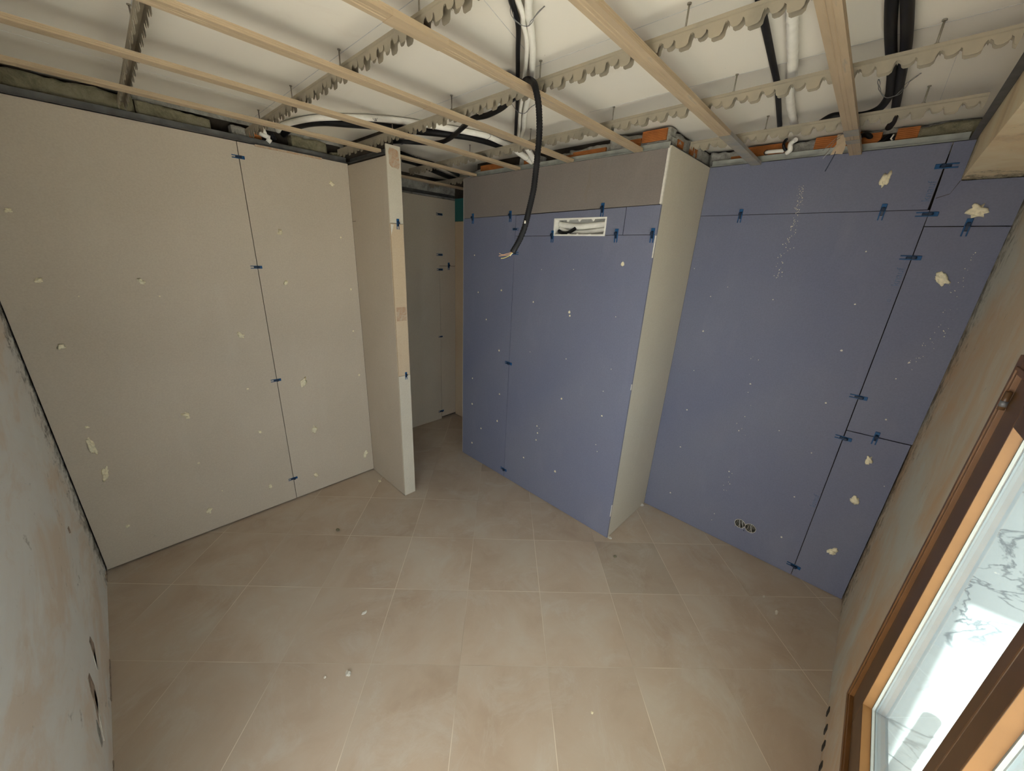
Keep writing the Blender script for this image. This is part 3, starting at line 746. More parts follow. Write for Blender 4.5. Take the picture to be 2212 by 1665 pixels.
CABLES = {
    'A': (0.0082, [(0.916, 0.933, 2.682), (0.959, 0.971, 2.682), (1.002, 0.999, 2.682), (1.045, 1.028, 2.682), (1.095, 1.071, 2.682), (1.171, 1.144, 2.682), (1.331, 1.295, 2.682), (1.554, 1.507, 2.682), (1.706, 1.657, 2.682), (1.946, 1.891, 2.682)]),
    'B': (0.0079, [(0.927, 0.928, 2.68), (0.968, 0.954, 2.68), (1.024, 0.987, 2.68), (1.066, 1.022, 2.68), (1.111, 1.052, 2.68), (1.173, 1.103, 2.68), (1.26, 1.186, 2.68), (1.362, 1.287, 2.68), (1.492, 1.417, 2.68), (1.631, 1.56, 2.68), (1.808, 1.729, 2.68), (1.951, 1.868, 2.68)]),
    'C': (0.0115, [(0.95, 0.898, 2.68), (0.987, 0.93, 2.68), (1.035, 0.973, 2.68), (1.081, 1.006, 2.68), (1.144, 1.055, 2.68), (1.214, 1.112, 2.68), (1.291, 1.181, 2.68), (1.374, 1.255, 2.68), (1.52, 1.407, 2.68), (1.684, 1.577, 2.68), (1.822, 1.708, 2.68), (1.959, 1.856, 2.68)]),
    'D': (0.0106, [(1.326, 0.434, 2.682), (1.38, 0.441, 2.682), (1.465, 0.45, 2.682), (1.592, 0.463, 2.682), (1.782, 0.483, 2.682), (1.976, 0.503, 2.682), (2.138, 0.527, 2.682), (2.588, 0.595, 2.68)]),
    'E': (0.0158, [(1.38, 0.366, 2.677), (1.458, 0.377, 2.677), (1.58, 0.395, 2.677), (1.73, 0.416, 2.677), (1.949, 0.449, 2.677), (2.081, 0.476, 2.677), (2.267, 0.499, 2.677), (2.52, 0.522, 2.677)]),
    'F1': (0.0185, [(1.521, 0.169, 2.675), (1.577, 0.171, 2.675), (1.747, 0.172, 2.675), (1.934, 0.169, 2.675), (2.04, 0.166, 2.675), (2.198, 0.168, 2.675), (2.314, 0.172, 2.67), (2.433, 0.197, 2.665), (2.474, 0.235, 2.66), (2.458, 0.279, 2.655), (2.403, 0.319, 2.65), (2.398, 0.356, 2.65), (2.459, 0.398, 2.65)]),
    'F2': (0.016, [(1.535, 0.152, 2.675), (1.592, 0.151, 2.675), (1.767, 0.147, 2.675), (1.93, 0.146, 2.675), (2.052, 0.15, 2.675), (2.273, 0.156, 2.675), (2.497, 0.162, 2.675), (2.704, 0.169, 2.675), (2.8, 0.181, 2.675)]),
    'H': (0.0193, [(0.998, 3.106, 2.675), (0.984, 2.924, 2.675), (1.008, 2.728, 2.675), (1.065, 2.593, 2.675), (1.161, 2.503, 2.675), (1.257, 2.411, 2.675), (1.361, 2.331, 2.675), (1.479, 2.265, 2.675), (1.588, 2.181, 2.675), (1.706, 2.102, 2.675), (1.806, 2.073, 2.675), (1.934, 2.064, 2.675), (2.065, 2.064, 2.675)]),
    'W': (0.0157, [(0.955, 3.066, 2.68), (0.938, 2.914, 2.68), (0.966, 2.725, 2.68), (1.018, 2.562, 2.68), (1.116, 2.4, 2.68), (1.233, 2.269, 2.68), (1.367, 2.167, 2.68), (1.523, 2.093, 2.68), (1.653, 2.037, 2.68), (1.801, 1.994, 2.68), (1.954, 2.012, 2.68), (2.098, 2.009, 2.68)]),
    'I': (0.013, [(1.432, 1.389, 2.67), (1.436, 1.439, 2.66), (1.48, 1.543, 2.66), (1.506, 1.67, 2.66), (1.496, 1.768, 2.66), (1.527, 1.882, 2.65), (1.594, 2.05, 2.65), (1.653, 2.22, 2.655), (1.672, 2.367, 2.665), (1.622, 2.491, 2.675), (1.55, 2.562, 2.675), (1.499, 2.641, 2.675)]),
    'J1': (0.019, [(1.964, 1.926, 2.65), (2.028, 1.95, 2.64), (2.153, 1.983, 2.63), (2.229, 1.994, 2.62)]),
    'J2': (0.0187, [(2.038, 1.883, 2.67), (2.074, 1.894, 2.65), (2.149, 1.934, 2.64), (2.205, 1.956, 2.62)]),
    'K1': (0.0151, [(1.684, 2.842, 2.67), (1.717, 2.839, 2.67), (1.876, 2.901, 2.67), (2.015, 2.908, 2.67), (2.183, 2.949, 2.67), (2.449, 3.096, 2.67)]),
    'K2': (0.0187, [(1.825, 3.015, 2.67), (1.96, 3.033, 2.67), (2.232, 3.16, 2.67), (2.435, 3.254, 2.67), (2.634, 3.315, 2.67)]),
    'K3': (0.019, [(2.447, 3.619, 2.67), (2.529, 3.567, 2.67), (2.667, 3.409, 2.67)]),
}
HOSE= [(1.282, 1.213, 2.63), (1.293, 1.202, 2.637), (1.302, 1.191, 2.636), (1.312, 1.181, 2.623), (1.319, 1.173, 2.596), (1.326, 1.166, 2.552), (1.331, 1.16, 2.474), (1.33, 1.161, 2.392), (1.327, 1.165, 2.283), (1.323, 1.169, 2.241), (1.315, 1.178, 2.177), (1.306, 1.188, 2.116), (1.293, 1.202, 2.064), (1.272, 1.224, 2.008)]
WIRES= [[(1.273, 1.223, 2.009), (1.26, 1.236, 1.998), (1.246, 1.251, 1.993), (1.231, 1.268, 1.99)], [(1.273, 1.223, 2.009), (1.263, 1.233, 1.994), (1.249, 1.248, 1.983), (1.238, 1.26, 1.981)], [(1.274, 1.222, 2.007), (1.269, 1.227, 1.999), (1.266, 1.23, 1.993)], [(1.273, 1.223, 2.011), (1.261, 1.235, 2.004), (1.243, 1.255, 1.997), (1.232, 1.267, 2.002)]]
FOAM_BEIGE= [((-0.259, 3.03, 2.081), 0.013, 0.0087), ((-0.243, 3.03, 1.764), 0.0139, 0.0115), ((-0.246, 3.03, 1.428), 0.0147, 0.0147), ((0.124, 3.03, 1.756), 0.0158, 0.0131), ((-0.26, 3.03, 0.963), 0.0079, 0.0079), ((-0.266, 3.03, 0.848), 0.0133, 0.048), ((-0.254, 3.03, 0.657), 0.0138, 0.0331), ((-0.242, 3.03, 0.266), 0.0088, 0.0117), ((0.155, 3.03, 0.176), 0.0132, 0.0198), ((0.166, 3.03, 0.916), 0.015, 0.018), ((0.54, 3.03, 1.397), 0.0157, 0.0157), ((1.249, 3.03, 2.418), 0.0166, 0.0133), ((0.871, 3.03, 2.065), 0.0126, 0.0188), ((0.857, 3.03, 1.734), 0.0098, 0.0163), ((0.883, 3.03, 0.986), 0.018, 0.0324), ((0.911, 3.03, 0.575), 0.0189, 0.0303), ((0.876, 3.03, 0.16), 0.0157, 0.0196), ((0.541, 3.03, 0.67), 0.0103, 0.0103), ((0.541, 3.03, 0.2), 0.0109, 0.0145), ((1.311, 3.03, 0.196), 0.0171, 0.0257)]
SPECK_BEIGE= [((0.52, 3.03, 1.015), 0.0098, 0.0098), ((0.165, 3.03, 0.558), 0.0095, 0.0095), ((1.278, 3.03, 2.058), 0.0087, 0.0087), ((1.319, 3.03, 1.676), 0.0092, 0.0092), ((1.306, 3.03, 1.343), 0.0095, 0.0095), ((1.322, 3.03, 0.959), 0.01, 0.01), ((-0.128, 3.03, 1.682), 0.0037, 0.0037), ((0.187, 3.03, 1.669), 0.0054, 0.0054), ((0.251, 3.03, 0.295), 0.005, 0.005)]
SPECK_STUB= [((1.38, 2.733, 2.374), 0.0064, 0.0064), ((1.38, 2.727, 2.029), 0.0067, 0.0067), ((1.38, 2.915, -0.088), 0.0153, 0.0153)]
FOAM_BLUE= [((2.85, 0.128, 2.448), 0.0165, 0.0307), ((2.85, -0.23, 2.294), 0.03, 0.0257), ((2.85, -0.202, 1.986), 0.0206, 0.0275), ((2.85, -0.214, 0.97), 0.0135, 0.027), ((2.85, -0.223, 0.699), 0.0196, 0.0224), ((2.85, -0.22, 0.309), 0.0208, 0.0237)]
SPECK_BLUE= [((2.85, 0.108, 2.106), 0.0062, 0.0062), ((2.85, 0.079, 1.83), 0.0077, 0.0077), ((2.85, 0.068, 1.568), 0.0107, 0.0107), ((2.85, -0.215, 1.23), 0.0078, 0.0078), ((2.85, 0.056, 1.245), 0.0084, 0.0084), ((2.85, 0.462, 1.255), 0.0094, 0.0094), ((2.85, 0.041, 0.909), 0.0059, 0.0059), ((2.85, 0.819, 0.947), 0.0088, 0.0088), ((2.85, 0.807, 0.634), 0.0091, 0.0091), ((2.85, 0.806, 0.208), 0.0096, 0.0096), ((2.85, 0.831, 1.258), 0.0051, 0.0051), ((2.85, 0.827, 1.552), 0.0099, 0.0099), ((2.85, 0.464, 0.199), 0.0053, 0.0053), ((2.85, 0.445, 0.582), 0.0085, 0.0085), ((2.85, 0.454, 0.909), 0.0065, 0.0065), ((2.85, 0.234, 0.992), 0.0061, 0.0061), ((2.85, 0.048, 0.576), 0.0077, 0.0077), ((2.85, 0.041, 0.25), 0.0096, 0.0096), ((2.85, 0.828, 1.793), 0.0064, 0.0064), ((2.85, 0.465, 1.812), 0.0058, 0.0058), ((2.85, 0.736, 1.864), 0.0046, 0.0046), ((2.85, 0.972, 1.968), 0.0049, 0.0049), ((2.85, -0.189, 1.464), 0.005, 0.005), ((2.85, -0.213, 1.561), 0.0074, 0.0074), ((2.85, -0.315, 0.844), 0.004, 0.004)]
TRAIL_BLUE= [(0.477, 2.367, 0.0031), (0.469, 2.322, 0.003), (0.461, 2.363, 0.0033), (0.489, 2.446, 0.0028), (0.475, 2.402, 0.0022), (0.474, 2.368, 0.0024), (0.464, 2.393, 0.0039), (0.469, 2.4, 0.0032), (0.477, 2.406, 0.003), (0.478, 2.421, 0.0039), (0.478, 2.372, 0.003), (0.474, 2.428, 0.0021), (0.458, 2.385, 0.0036), (0.474, 2.344, 0.0035), (0.487, 2.399, 0.0029), (0.469, 2.447, 0.0034), (0.446, 2.349, 0.002), (0.479, 2.443, 0.0021), (0.485, 2.432, 0.0041), (0.451, 2.35, 0.0025), (0.459, 2.313, 0.003), (0.457, 2.323, 0.0041), (0.463, 2.369, 0.0023), (0.464, 2.419, 0.0042), (0.473, 2.328, 0.0031), (0.463, 2.309, 0.003), (0.469, 2.416, 0.0022), (0.461, 2.385, 0.003), (0.469, 2.411, 0.0029), (0.473, 2.438, 0.0038), (0.467, 2.431, 0.004), (0.463, 2.406, 0.0022), (0.462, 2.347, 0.0027), (0.471, 2.35, 0.0029), (0.476, 2.327, 0.0025), (0.482, 2.333, 0.0039), (0.466, 2.325, 0.0039), (0.476, 2.333, 0.0029), (0.455, 2.372, 0.0024), (0.469, 2.305, 0.0042), (0.468, 2.359, 0.0022), (0.452, 2.309, 0.0021), (0.476, 2.383, 0.0021), (0.473, 2.387, 0.0033), (0.457, 2.368, 0.0022), (0.468, 2.263, 0.0024), (0.465, 2.27, 0.002), (0.463, 2.242, 0.0038), (0.473, 2.212, 0.002), (0.456, 2.249, 0.0022), (0.469, 2.268, 0.0029), (0.476, 2.167, 0.0037), (0.471, 2.221, 0.0029), (0.457, 2.31, 0.002), (0.45, 2.263, 0.0034), (0.468, 2.235, 0.0039), (0.459, 2.296, 0.003), (0.454, 2.207, 0.0022), (0.474, 2.234, 0.0041), (0.465, 2.256, 0.0029), (0.471, 2.214, 0.0029), (0.461, 2.259, 0.0038), (0.466, 2.172, 0.0041), (0.475, 2.23, 0.0038), (0.474, 2.28, 0.0021), (0.448, 2.215, 0.0038), (0.468, 2.162, 0.0034), (0.445, 2.2, 0.004), (0.448, 2.237, 0.0021), (0.467, 2.249, 0.0033), (0.459, 2.182, 0.0029), (0.447, 2.19, 0.0026), (0.473, 2.163, 0.0033), (0.47, 2.157, 0.0038), (0.457, 2.292, 0.0037), (0.472, 2.036, 0.0034), (0.492, 2.135, 0.0044), (0.474, 1.956, 0.0038), (0.492, 2.026, 0.002), (0.485, 2.071, 0.0043), (0.484, 2.063, 0.0028), (0.473, 2.084, 0.0036), (0.449, 2.111, 0.0037), (0.459, 2.1, 0.0029), (0.472, 2.119, 0.0029), (0.452, 1.952, 0.003), (0.47, 1.949, 0.0022), (0.491, 2.079, 0.0033), (0.433, 2.117, 0.0036), (0.475, 1.987, 0.0031), (0.457, 1.977, 0.0045), (0.493, 1.954, 0.0036), (0.495, 2.008, 0.0031), (0.479, 2.141, 0.0036), (0.479, 1.942, 0.0033), (0.464, 2.149, 0.0034), (0.472, 1.972, 0.0036), (0.499, 2.06, 0.0045), (0.467, 2.03, 0.0044), (0.475, 1.965, 0.004), (0.475, 1.946, 0.003), (0.469, 2.0, 0.0032), (0.472, 2.133, 0.0022), (0.472, 2.118, 0.0039), (0.474, 1.991, 0.004), (-0.263, 1.937, 0.0029), (-0.266, 2.04, 0.0027), (-0.276, 2.034, 0.0018), (-0.239, 1.962, 0.0022), (-0.259, 1.842, 0.002), (-0.277, 2.112, 0.0033), (-0.286, 1.958, 0.0026), (-0.254, 1.927, 0.0033), (-0.273, 2.079, 0.0026), (-0.274, 1.998, 0.0028), (-0.271, 2.091, 0.0018), (-0.251, 1.929, 0.0021), (-0.273, 2.104, 0.0029), (-0.297, 1.852, 0.0019), (-0.265, 1.936, 0.0033), (-0.239, 1.97, 0.0024), (-0.256, 1.831, 0.0031), (-0.276, 1.846, 0.0019), (-0.298, 1.8, 0.0016), (-0.277, 1.984, 0.0029), (-0.264, 1.975, 0.0029), (-0.279, 1.91, 0.0021), (-0.211, 1.558, 0.0035), (-0.286, 1.74, 0.0035), (-0.215, 1.572, 0.0023), (-0.266, 1.77, 0.002), (-0.292, 1.732, 0.0026), (-0.244, 1.659, 0.0021), (-0.24, 1.592, 0.0032), (-0.233, 1.66, 0.0022), (-0.233, 1.526, 0.0033), (-0.262, 1.681, 0.0021), (-0.252, 1.603, 0.0033), (-0.294, 1.715, 0.003), (-0.234, 1.657, 0.0032), (-0.277, 1.65, 0.0024), (-0.257, 1.729, 0.0028), (-0.262, 1.759, 0.003), (-0.283, 1.743, 0.003), (-0.231, 1.589, 0.0024), (-0.296, 1.756, 0.0022), (-0.209, 1.556, 0.0031), (-0.251, 1.696, 0.0038), (-0.246, 1.591, 0.0021), (-0.234, 1.67, 0.0031), (-0.236, 1.571, 0.0034), (-0.268, 1.676, 0.0018), (0.478, 0.957, 0.0042), (0.482, 1.318, 0.0023), (0.442, 1.021, 0.0046), (0.498, 1.423, 0.003), (0.462, 1.194, 0.0042), (0.489, 1.438, 0.0023), (0.427, 1.109, 0.0023), (0.44, 0.929, 0.0033), (0.454, 1.424, 0.0047), (0.409, 0.89, 0.0028), (0.428, 0.427, 0.0027), (0.424, 0.575, 0.0043), (0.431, 0.499, 0.0028), (0.436, 0.539, 0.0042), (0.456, 0.46, 0.0044), (0.446, 0.422, 0.004), (0.47, 0.137, 0.0046), (0.419, 0.488, 0.0043)]
SPECK_BUMP= [((2.216, 2.579, 1.978), 0.0079, 0.0079), ((2.216, 2.523, 1.674), 0.0081, 0.0081), ((2.216, 2.41, 1.453), 0.0081, 0.0081), ((2.216, 2.584, 0.865), 0.0089, 0.0089), ((2.216, 2.583, 0.601), 0.0113, 0.0113), ((2.216, 2.227, 0.544), 0.0107, 0.0107), ((2.216, 2.447, 0.386), 0.009, 0.009), ((2.216, 2.578, 0.176), 0.0118, 0.0118), ((2.216, 2.237, 1.21), 0.01, 0.01), ((2.216, 2.211, 0.814), 0.0104, 0.0104), ((2.216, 1.544, 1.634), 0.0115, 0.0115), ((2.216, 1.537, 1.609), 0.0082, 0.0082), ((2.216, 1.532, 1.293), 0.0068, 0.0068), ((2.216, 1.885, 1.665), 0.0071, 0.0071), ((2.216, 1.181, 1.653), 0.006, 0.006), ((2.216, 1.885, 1.272), 0.0056, 0.0056), ((2.216, 1.538, 0.976), 0.0089, 0.0089), ((2.216, 1.161, 1.305), 0.0062, 0.0062), ((2.216, 1.197, 1.136), 0.0064, 0.0064), ((2.216, 1.181, 0.955), 0.0082, 0.0082), ((2.216, 1.879, 0.312), 0.0102, 0.0102), ((2.216, 1.179, 0.671), 0.0068, 0.0068), ((2.216, 1.531, 0.336), 0.0114, 0.0114), ((2.216, 1.197, 0.72), 0.0068, 0.0068), ((2.216, 1.544, 1.923), 0.0063, 0.0063), ((2.216, 1.826, 1.906), 0.0051, 0.0051), ((2.216, 1.184, 1.977), 0.0143, 0.0143), ((2.216, 2.237, 1.718), 0.0114, 0.0114), ((2.216, 1.756, 0.665), 0.0077, 0.0077), ((2.216, 1.754, 0.536), 0.0078, 0.0078), ((2.216, 1.745, 0.605), 0.0077, 0.0077), ((2.216, 1.73, 0.653), 0.0058, 0.0058)]
HOSE= [(1.352, 1.293, 2.672), (1.306, 1.225, 2.65), (1.274, 1.178, 2.632), (1.253, 1.141, 2.612), (1.223, 1.102, 2.585), (1.221, 1.086, 2.552), (1.228, 1.079, 2.511), (1.233, 1.074, 2.439), (1.232, 1.075, 2.363), (1.228, 1.079, 2.262), (1.225, 1.083, 2.223), (1.217, 1.091, 2.164), (1.209, 1.1, 2.107), (1.197, 1.113, 2.059), (1.178, 1.133, 2.007)]
WIRES= [[(1.178, 1.132, 2.008), (1.167, 1.145, 1.998), (1.154, 1.159, 1.994), (1.14, 1.174, 1.991)], [(1.178, 1.132, 2.008), (1.17, 1.142, 1.995), (1.157, 1.156, 1.985), (1.146, 1.167, 1.982)], [(1.18, 1.131, 2.006), (1.175, 1.136, 1.999), (1.172, 1.139, 1.993)], [(1.178, 1.133, 2.01), (1.168, 1.144, 2.004), (1.151, 1.162, 1.997), (1.141, 1.173, 2.002)]]
FL = [
 ('faint flat foam dab at the far left edge of the beige wall, highest there',), ('small foam dab on the left beige board, second highest at its left edge',),
 ('round foam dab on the left beige board, lowest of three beside the left corner',), ('curved foam dab high in the middle of the left beige board',),
 ('tiny foam dot just above the long foam streak low on the left beige board',), ('long dripping foam streak low on the left beige board',),
 ('shorter foam drip directly below the long streak on the left beige board',), ('tiny foam dot lowest near the left bottom corner of the beige wall',),
 ('foam dab nearest the floor on the left beige board, right of centre',), ('foam dab in the middle of the left beige board, below the curved one',),
 ('foam dab just left of the long black joint on the beige wall',), ('ragged foam dab high on the right beige board beside the stub',),
 ('foam dab on the right beige board, high and right of the joint',), ('thin foam dab just below the second clip, right of the joint',),
 ('ring-shaped foam dab right of the third clip on the beige wall',), ('foam dab low on the right beige board, below the ring-shaped one',),
 ('foam dab nearest the lowest clip, to its right',), ('small foam dot just left of the joint, above the lowest clip',),
 ('foam dot left of the lowest clip on the beige wall',), ('foam dab beside the foot of the stub on the beige wall',)]
for i, (c, ry, rz) in enumerate(FOAM_BEIGE):
    foam(c, ry, rz, 'y', FL[i][0], i + 1)
FB = ['leaning foam blob near the top of the far right wall, left of the beam', 'largest foam blob, in the top right corner board under the beam', 'foam blob on the narrow middle board at the right wall edge',
      'foam blob just below the lower short joint on the right wall', 'foam blob in the middle of the bottom narrow board on the right wall', 'foam blob nearest the floor on the bottom narrow board']
for i, (c, ry, rz) in enumerate(FOAM_BLUE): foam(c, ry, rz, 'x', FB[i], i + 31)
for c, a, b in SPECK_BEIGE: spot(b_beige_l if c[0] < .706 else b_beige_r, c, a, 'y', 'foam')
for c, a, b in SPECK_STUB: spot(b_stub_f, c, a, 'x', 'filler')
for c, a, b in SPECK_BLUE:
    p = b_f_main
    if c[1] < -.08: p = b_f_rm if c[2] > 1.12 else b_f_rb
    spot(p, c, a, 'x', 'filler')
for c, a, b in SPECK_BUMP: spot(b_p_left if c[1] > 2.11 else b_p_main, c, a, 'x', 'foam' if a > .007 else 'filler')
tr = {}
for y, z, r in TRAIL_BLUE:
    p = b_f_top if z > 2.303 else b_f_main
    if y < -.08: p = b_f_rm if z > 1.12 else b_f_rb
    if y < -.08 and z > 2.225: p = b_f_ru
    tr.setdefault(p.name, (p, []))[1].append((y, z, r))
for p, L in tr.values():
    bm = BM()
    for y, z, r in L:
        mt = Matrix.Translation((XF, y, z)) @ Matrix.Diagonal((.0012, r * random.uniform(.6, 1.1), r * random.uniform(.7, 1.4), 1))
        bmesh.ops.create_icosphere(bm, subdivisions=1, radius=.6, matrix=mt)
    o = link('foam_specks', bm, M['foam'], p); o['kind'] = 'stuff'

# dirt smears on the taupe band (a dark streak running down)
t = NT('soot'); M['soot'] = t.done((0.235, .20, .17), .9, 0, .1)
bm = BM()
pts = [(1.497, 2.55), (1.488, 2.55), (1.480, 2.44), (1.500, 2.38), (1.488, 2.33), (1.506, 2.335), (1.520, 2.38), (1.498, 2.46)]
prism(bm, [(XB - .0004, y, z) for y, z in pts], [(XB + .001, y, z) for y, z in pts]); link('dirt_streak', bm, M['soot'], b_p_top)

# ================================================================== PERIMETER ANGLES
def angle(label, axis, at, u0, u1, z, m='galv', out=.024, up=.038, zb=None):
    """L profile: upright web on plane axis=at, lip reaching to the room (-axis)"""
    zb = z if zb is None else zb
    bm = BM(); tk = .0012
    def pt(u, d, h, zz): return (at + d, u, zz + h) if axis == 'x' else (u, at + d, zz + h)
    prof = [(0, 0), (-out, 0), (-out, .003), (-out + .002, .003), (-out + .002, tk), (-tk, tk), (-tk, up), (0, up)]
    prism(bm, [pt(u0, d, h, z) for d, h in prof], [pt(u1, d, h, zb) for d, h in prof])
    o = link('perimeter_profile', bm, M[m])
    return tag(o, label, 'metal profile')
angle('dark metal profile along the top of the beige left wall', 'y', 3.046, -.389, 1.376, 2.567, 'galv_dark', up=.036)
angle('thin lighter metal strip above the passage board', 'y', 3.574, 1.482, 2.78, 2.535, 'galv_dark', up=.03)
angle('metal profile along the top of the pier front', 'x', 2.240, 1.014, 2.70, 2.578, 'galv', up=.034)
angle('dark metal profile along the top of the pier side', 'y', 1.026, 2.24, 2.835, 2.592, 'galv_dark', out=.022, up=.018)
angle('metal profile along the top of the far right wall', 'x', 2.874, -.112, .998, 2.594, 'galv', up=.036)
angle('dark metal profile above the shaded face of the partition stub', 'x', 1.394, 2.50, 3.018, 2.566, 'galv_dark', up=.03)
bm = BM()
prof = [(0, 0), (.024, 0), (.024, .0012), (.0012, .0012), (.0012, .04), (0, .04)]
prism(bm, [(-.38, -.136 + d, 2.578 + h) for d, h in prof], [(2.845, -.136 + d, 2.590 + h) for d, h in prof])
tag(link('perimeter_profile', bm, M['galv_dark']), 'metal profile running along the plastered beam', 'metal profile')

# ================================================================== FURRING CHANNELS
ZC = 2.577
CH = [ # x0, y0, x1, y1, label
 (-.38, .236, 2.852, .279, 'tan ceiling channel nearest the window wall, ending at the far right wall'),
 (-.38, .664, 2.852, .735, 'tan ceiling channel second from the window wall, ending above the largest blue-grey board'),
 (-.38, 1.104, 2.215, 1.182, 'tan ceiling channel ending above the right half of the pier'),
 (-.38, 1.548, 2.222, 1.652, 'tan ceiling channel ending at the pier beside the hanging conduit'),
 (-.38, 2.066, 2.215, 2.112, 'tan ceiling channel second from the beige wall, ending near the left of the pier'),
 (-.38, 2.538, 1.376, 2.550, 'thin ceiling channel nearest the beige wall, ending at the partition stub'),
 (1.482, 2.566, 2.215, 2.590, 'short ceiling channel between the stub end and the pier corner'),
 (1.482, 3.20, 2.765, 3.22, 'dim ceiling channel inside the dark passage')]
def channel(x0, y0, x1, y1, label):
    t_ = empty('ceiling_channel', ((x0 + x1) / 2, (y0 + y1) / 2, ZC), label, 'ceiling channel', 'tan ceiling channels')
    wd, h = .0245, .0165
    d = Vector((x1 - x0, y1 - y0, 0)).normalized(); nrm = Vector((-d.y, d.x, 0))
    def run(name, prof, m='furring'):
        bm = BM()
        A = [Vector((x0, y0, ZC)) + nrm * a + Vector((0, 0, b)) for a, b in prof]; B = [Vector((x1, y1, ZC)) + nrm * a + Vector((0, 0, b)) for a, b in prof]
        prism(bm, A, B); return link(name, bm, M[m], t_)
    k = .0008
    run('face', [(-wd, 0), (-.008, 0), (-.006, .0012), (-.004, 0), (.004, 0), (.006, .0012), (.008, 0), (wd, 0), (wd, k), (.008, k), (.006, .002), (.004, k), (-.004, k), (-.006, .002), (-.008, k), (-wd, k)])
    for s in (-1, 1):
        P = [(wd, k), (wd, .005), (wd - .0012, .006), (wd, .007), (wd, .011), (wd - .0012, .012), (wd, .013), (wd, h), (wd - .005, h), (wd - .005, h - k), (wd - k, h - k), (wd - k, k)]
        run('side', [(s * a, b) for a, b in P])
    return t_
for c in CH: channel(*c)
def ch_y(i, x): c = CH[i]; return c[1] + (c[3] - c[1]) * (x - c[0]) / (c[2] - c[0])
# joining collar pieces (splices) on three channels and grey rubbed ends
def sleeve(i, xa, xb, m='furring', parent=None, lab=None):
    ob = [o for o in D.objects if o.name.startswith('ceiling_channel')][i]
    ya, yb = ch_y(i, xa), ch_y(i, xb); bm = BM()
    d = Vector((xb - xa, yb - ya, 0)).normalized(); n = Vector((-d.y, d.x, 0)); w_ = .0262
    prof = [(-w_, .016), (-w_, -.0012), (w_, -.0012), (w_, .016), (w_ - .0008, .016), (w_ - .0008, -.0004), (-w_ + .0008, -.0004), (-w_ + .0008, .016)]
    prism(bm, [Vector((xa, ya, ZC)) + n * a + Vector((0, 0, b)) for a, b in prof], [Vector((xb, yb, ZC)) + n * a + Vector((0, 0, b)) for a, b in prof])
    o = link('joint_sleeve', bm, M[m], ob)
    if lab: o['label'] = lab
sleeve(2, .66, .845); sleeve(3, 1.10, 1.33); sleeve(4, 1.72, 1.80)
t = NT('rubbed'); M['rubbed'] = t.done(t.ramp(t.noise(9, 5, .6), [(.4, (.30, .30, .29)), (.6, (.40, .36, .29))]), .5, .2, .4)
sleeve(1, 2.16, 2.845, 'rubbed', lab='grey rubbed end of the channel'); sleeve(0, 2.36, 2.46, 'rubbed'); sleeve(0, 2.53, 2.60, 'rubbed')

# ================================================================== TOOTHED CARRIERS
ZT = 2.638
def carrier(label, x0, y0, x1, y1, cross, adj, zt=ZT):
    bm = BM(); hw = .013
    L = y1 - y0; P = .0912
    pat = [(0, .019), (.04, .028), (.05, .040), (.12, .046), (.36, .047), (.43, .043), (.46, .034), (.48, .026), (.535, .022), (.545, .029), (.60, .034), (.66, .037), (.78, .037), (.84, .033), (.88, .024), (.95, .019), (.965, .025)]
    ys = []
    y = y0 - .03
    while y < y1 + P:
        for a, b in pat: ys.append((y + a * P, b))
        y += P
    ys = [(a, b) for a, b in ys if y0 < a < y1]
    out = []
    for a, b in ys:
        dmin = min([abs(a - c) for c in cross] + [9])
        if dmin < .034: b = min(b, .0405 if dmin > .0275 else .0405)
        out.append((a, b))
    out = [(y0, .030)] + out + [(y1, .030)]
    th = .0010
    fx = lambda yy: x0 + (x1 - x0) * (yy - y0) / L
    for s in (-1, 1):
        o_ = s * hw; i_ = s * (hw - th)
        vt, vb, wt, wb = [], [], [], []
        for a, b in out:
            X = fx(a)
            vt.append(bm.verts.new((X + o_, a, zt))); vb.append(bm.verts.new((X + o_, a, zt - b)))
            wt.append(bm.verts.new((X + i_, a, zt))); wb.append(bm.verts.new((X + i_, a, zt - b)))
        for k in range(len(out) - 1):
            bm.faces.new((vt[k], vt[k + 1], vb[k + 1], vb[k])); bm.faces.new((wt[k], wb[k], wb[k + 1], wt[k + 1]))
            bm.faces.new((vb[k], vb[k + 1], wb[k + 1], wb[k]))
        bm.faces.new((vt[0], vb[0], wb[0], wt[0])); bm.faces.new((vt[-1], wt[-1], wb[-1], vb[-1]))
    prism(bm, [(x0 - hw, y0, zt), (x0 + hw, y0, zt), (x0 + hw, y0, zt + th), (x0 - hw, y0, zt + th)], [(x1 - hw, y1, zt), (x1 + hw, y1, zt), (x1 + hw, y1, zt + th), (x1 - hw, y1, zt + th)])
    for s in (-1, 1):
        for dz in (.0085, .0105):
            q = [(s * hw, -dz), (s * (hw + .0007), -dz - .0004), (s * hw, -dz - .0009)]
            prism(bm, [(x0 + a, y0, zt + c) for a, c in q], [(x1 + a, y1, zt + c) for a, c in q])
    o = link('toothed_rail', bm, M['galv_tan'])
    return tag(o, label, 'ceiling rail', 'toothed rails under the ceiling')
t = NT('galv_tan'); M['galv_tan'] = t.done(t.ramp(t.noise(7, 5, .6), [(.3, (.29, .26, .20)), (.5, (.37, .325, .245)), (.7, (.41, .35, .255))]), .5, .25, .4)
t = NT('galv_grey2')
def xs(x, ids): return [ch_y(i, x) for i in ids]
carrier('toothed ceiling rail nearest the left wall, seen almost end on', .228, -.12, .228, 3.04, xs(.228, range(6)), '')
carrier('toothed ceiling rail second from the left wall, ending above the long joint', .787, -.12, .775, 3.04, xs(.78, range(6)), '')
carrier('toothed ceiling rail ending at the inner corner of the partition stub', 1.305, -.12, 1.322, 3.02, xs(1.31, range(6)), '')
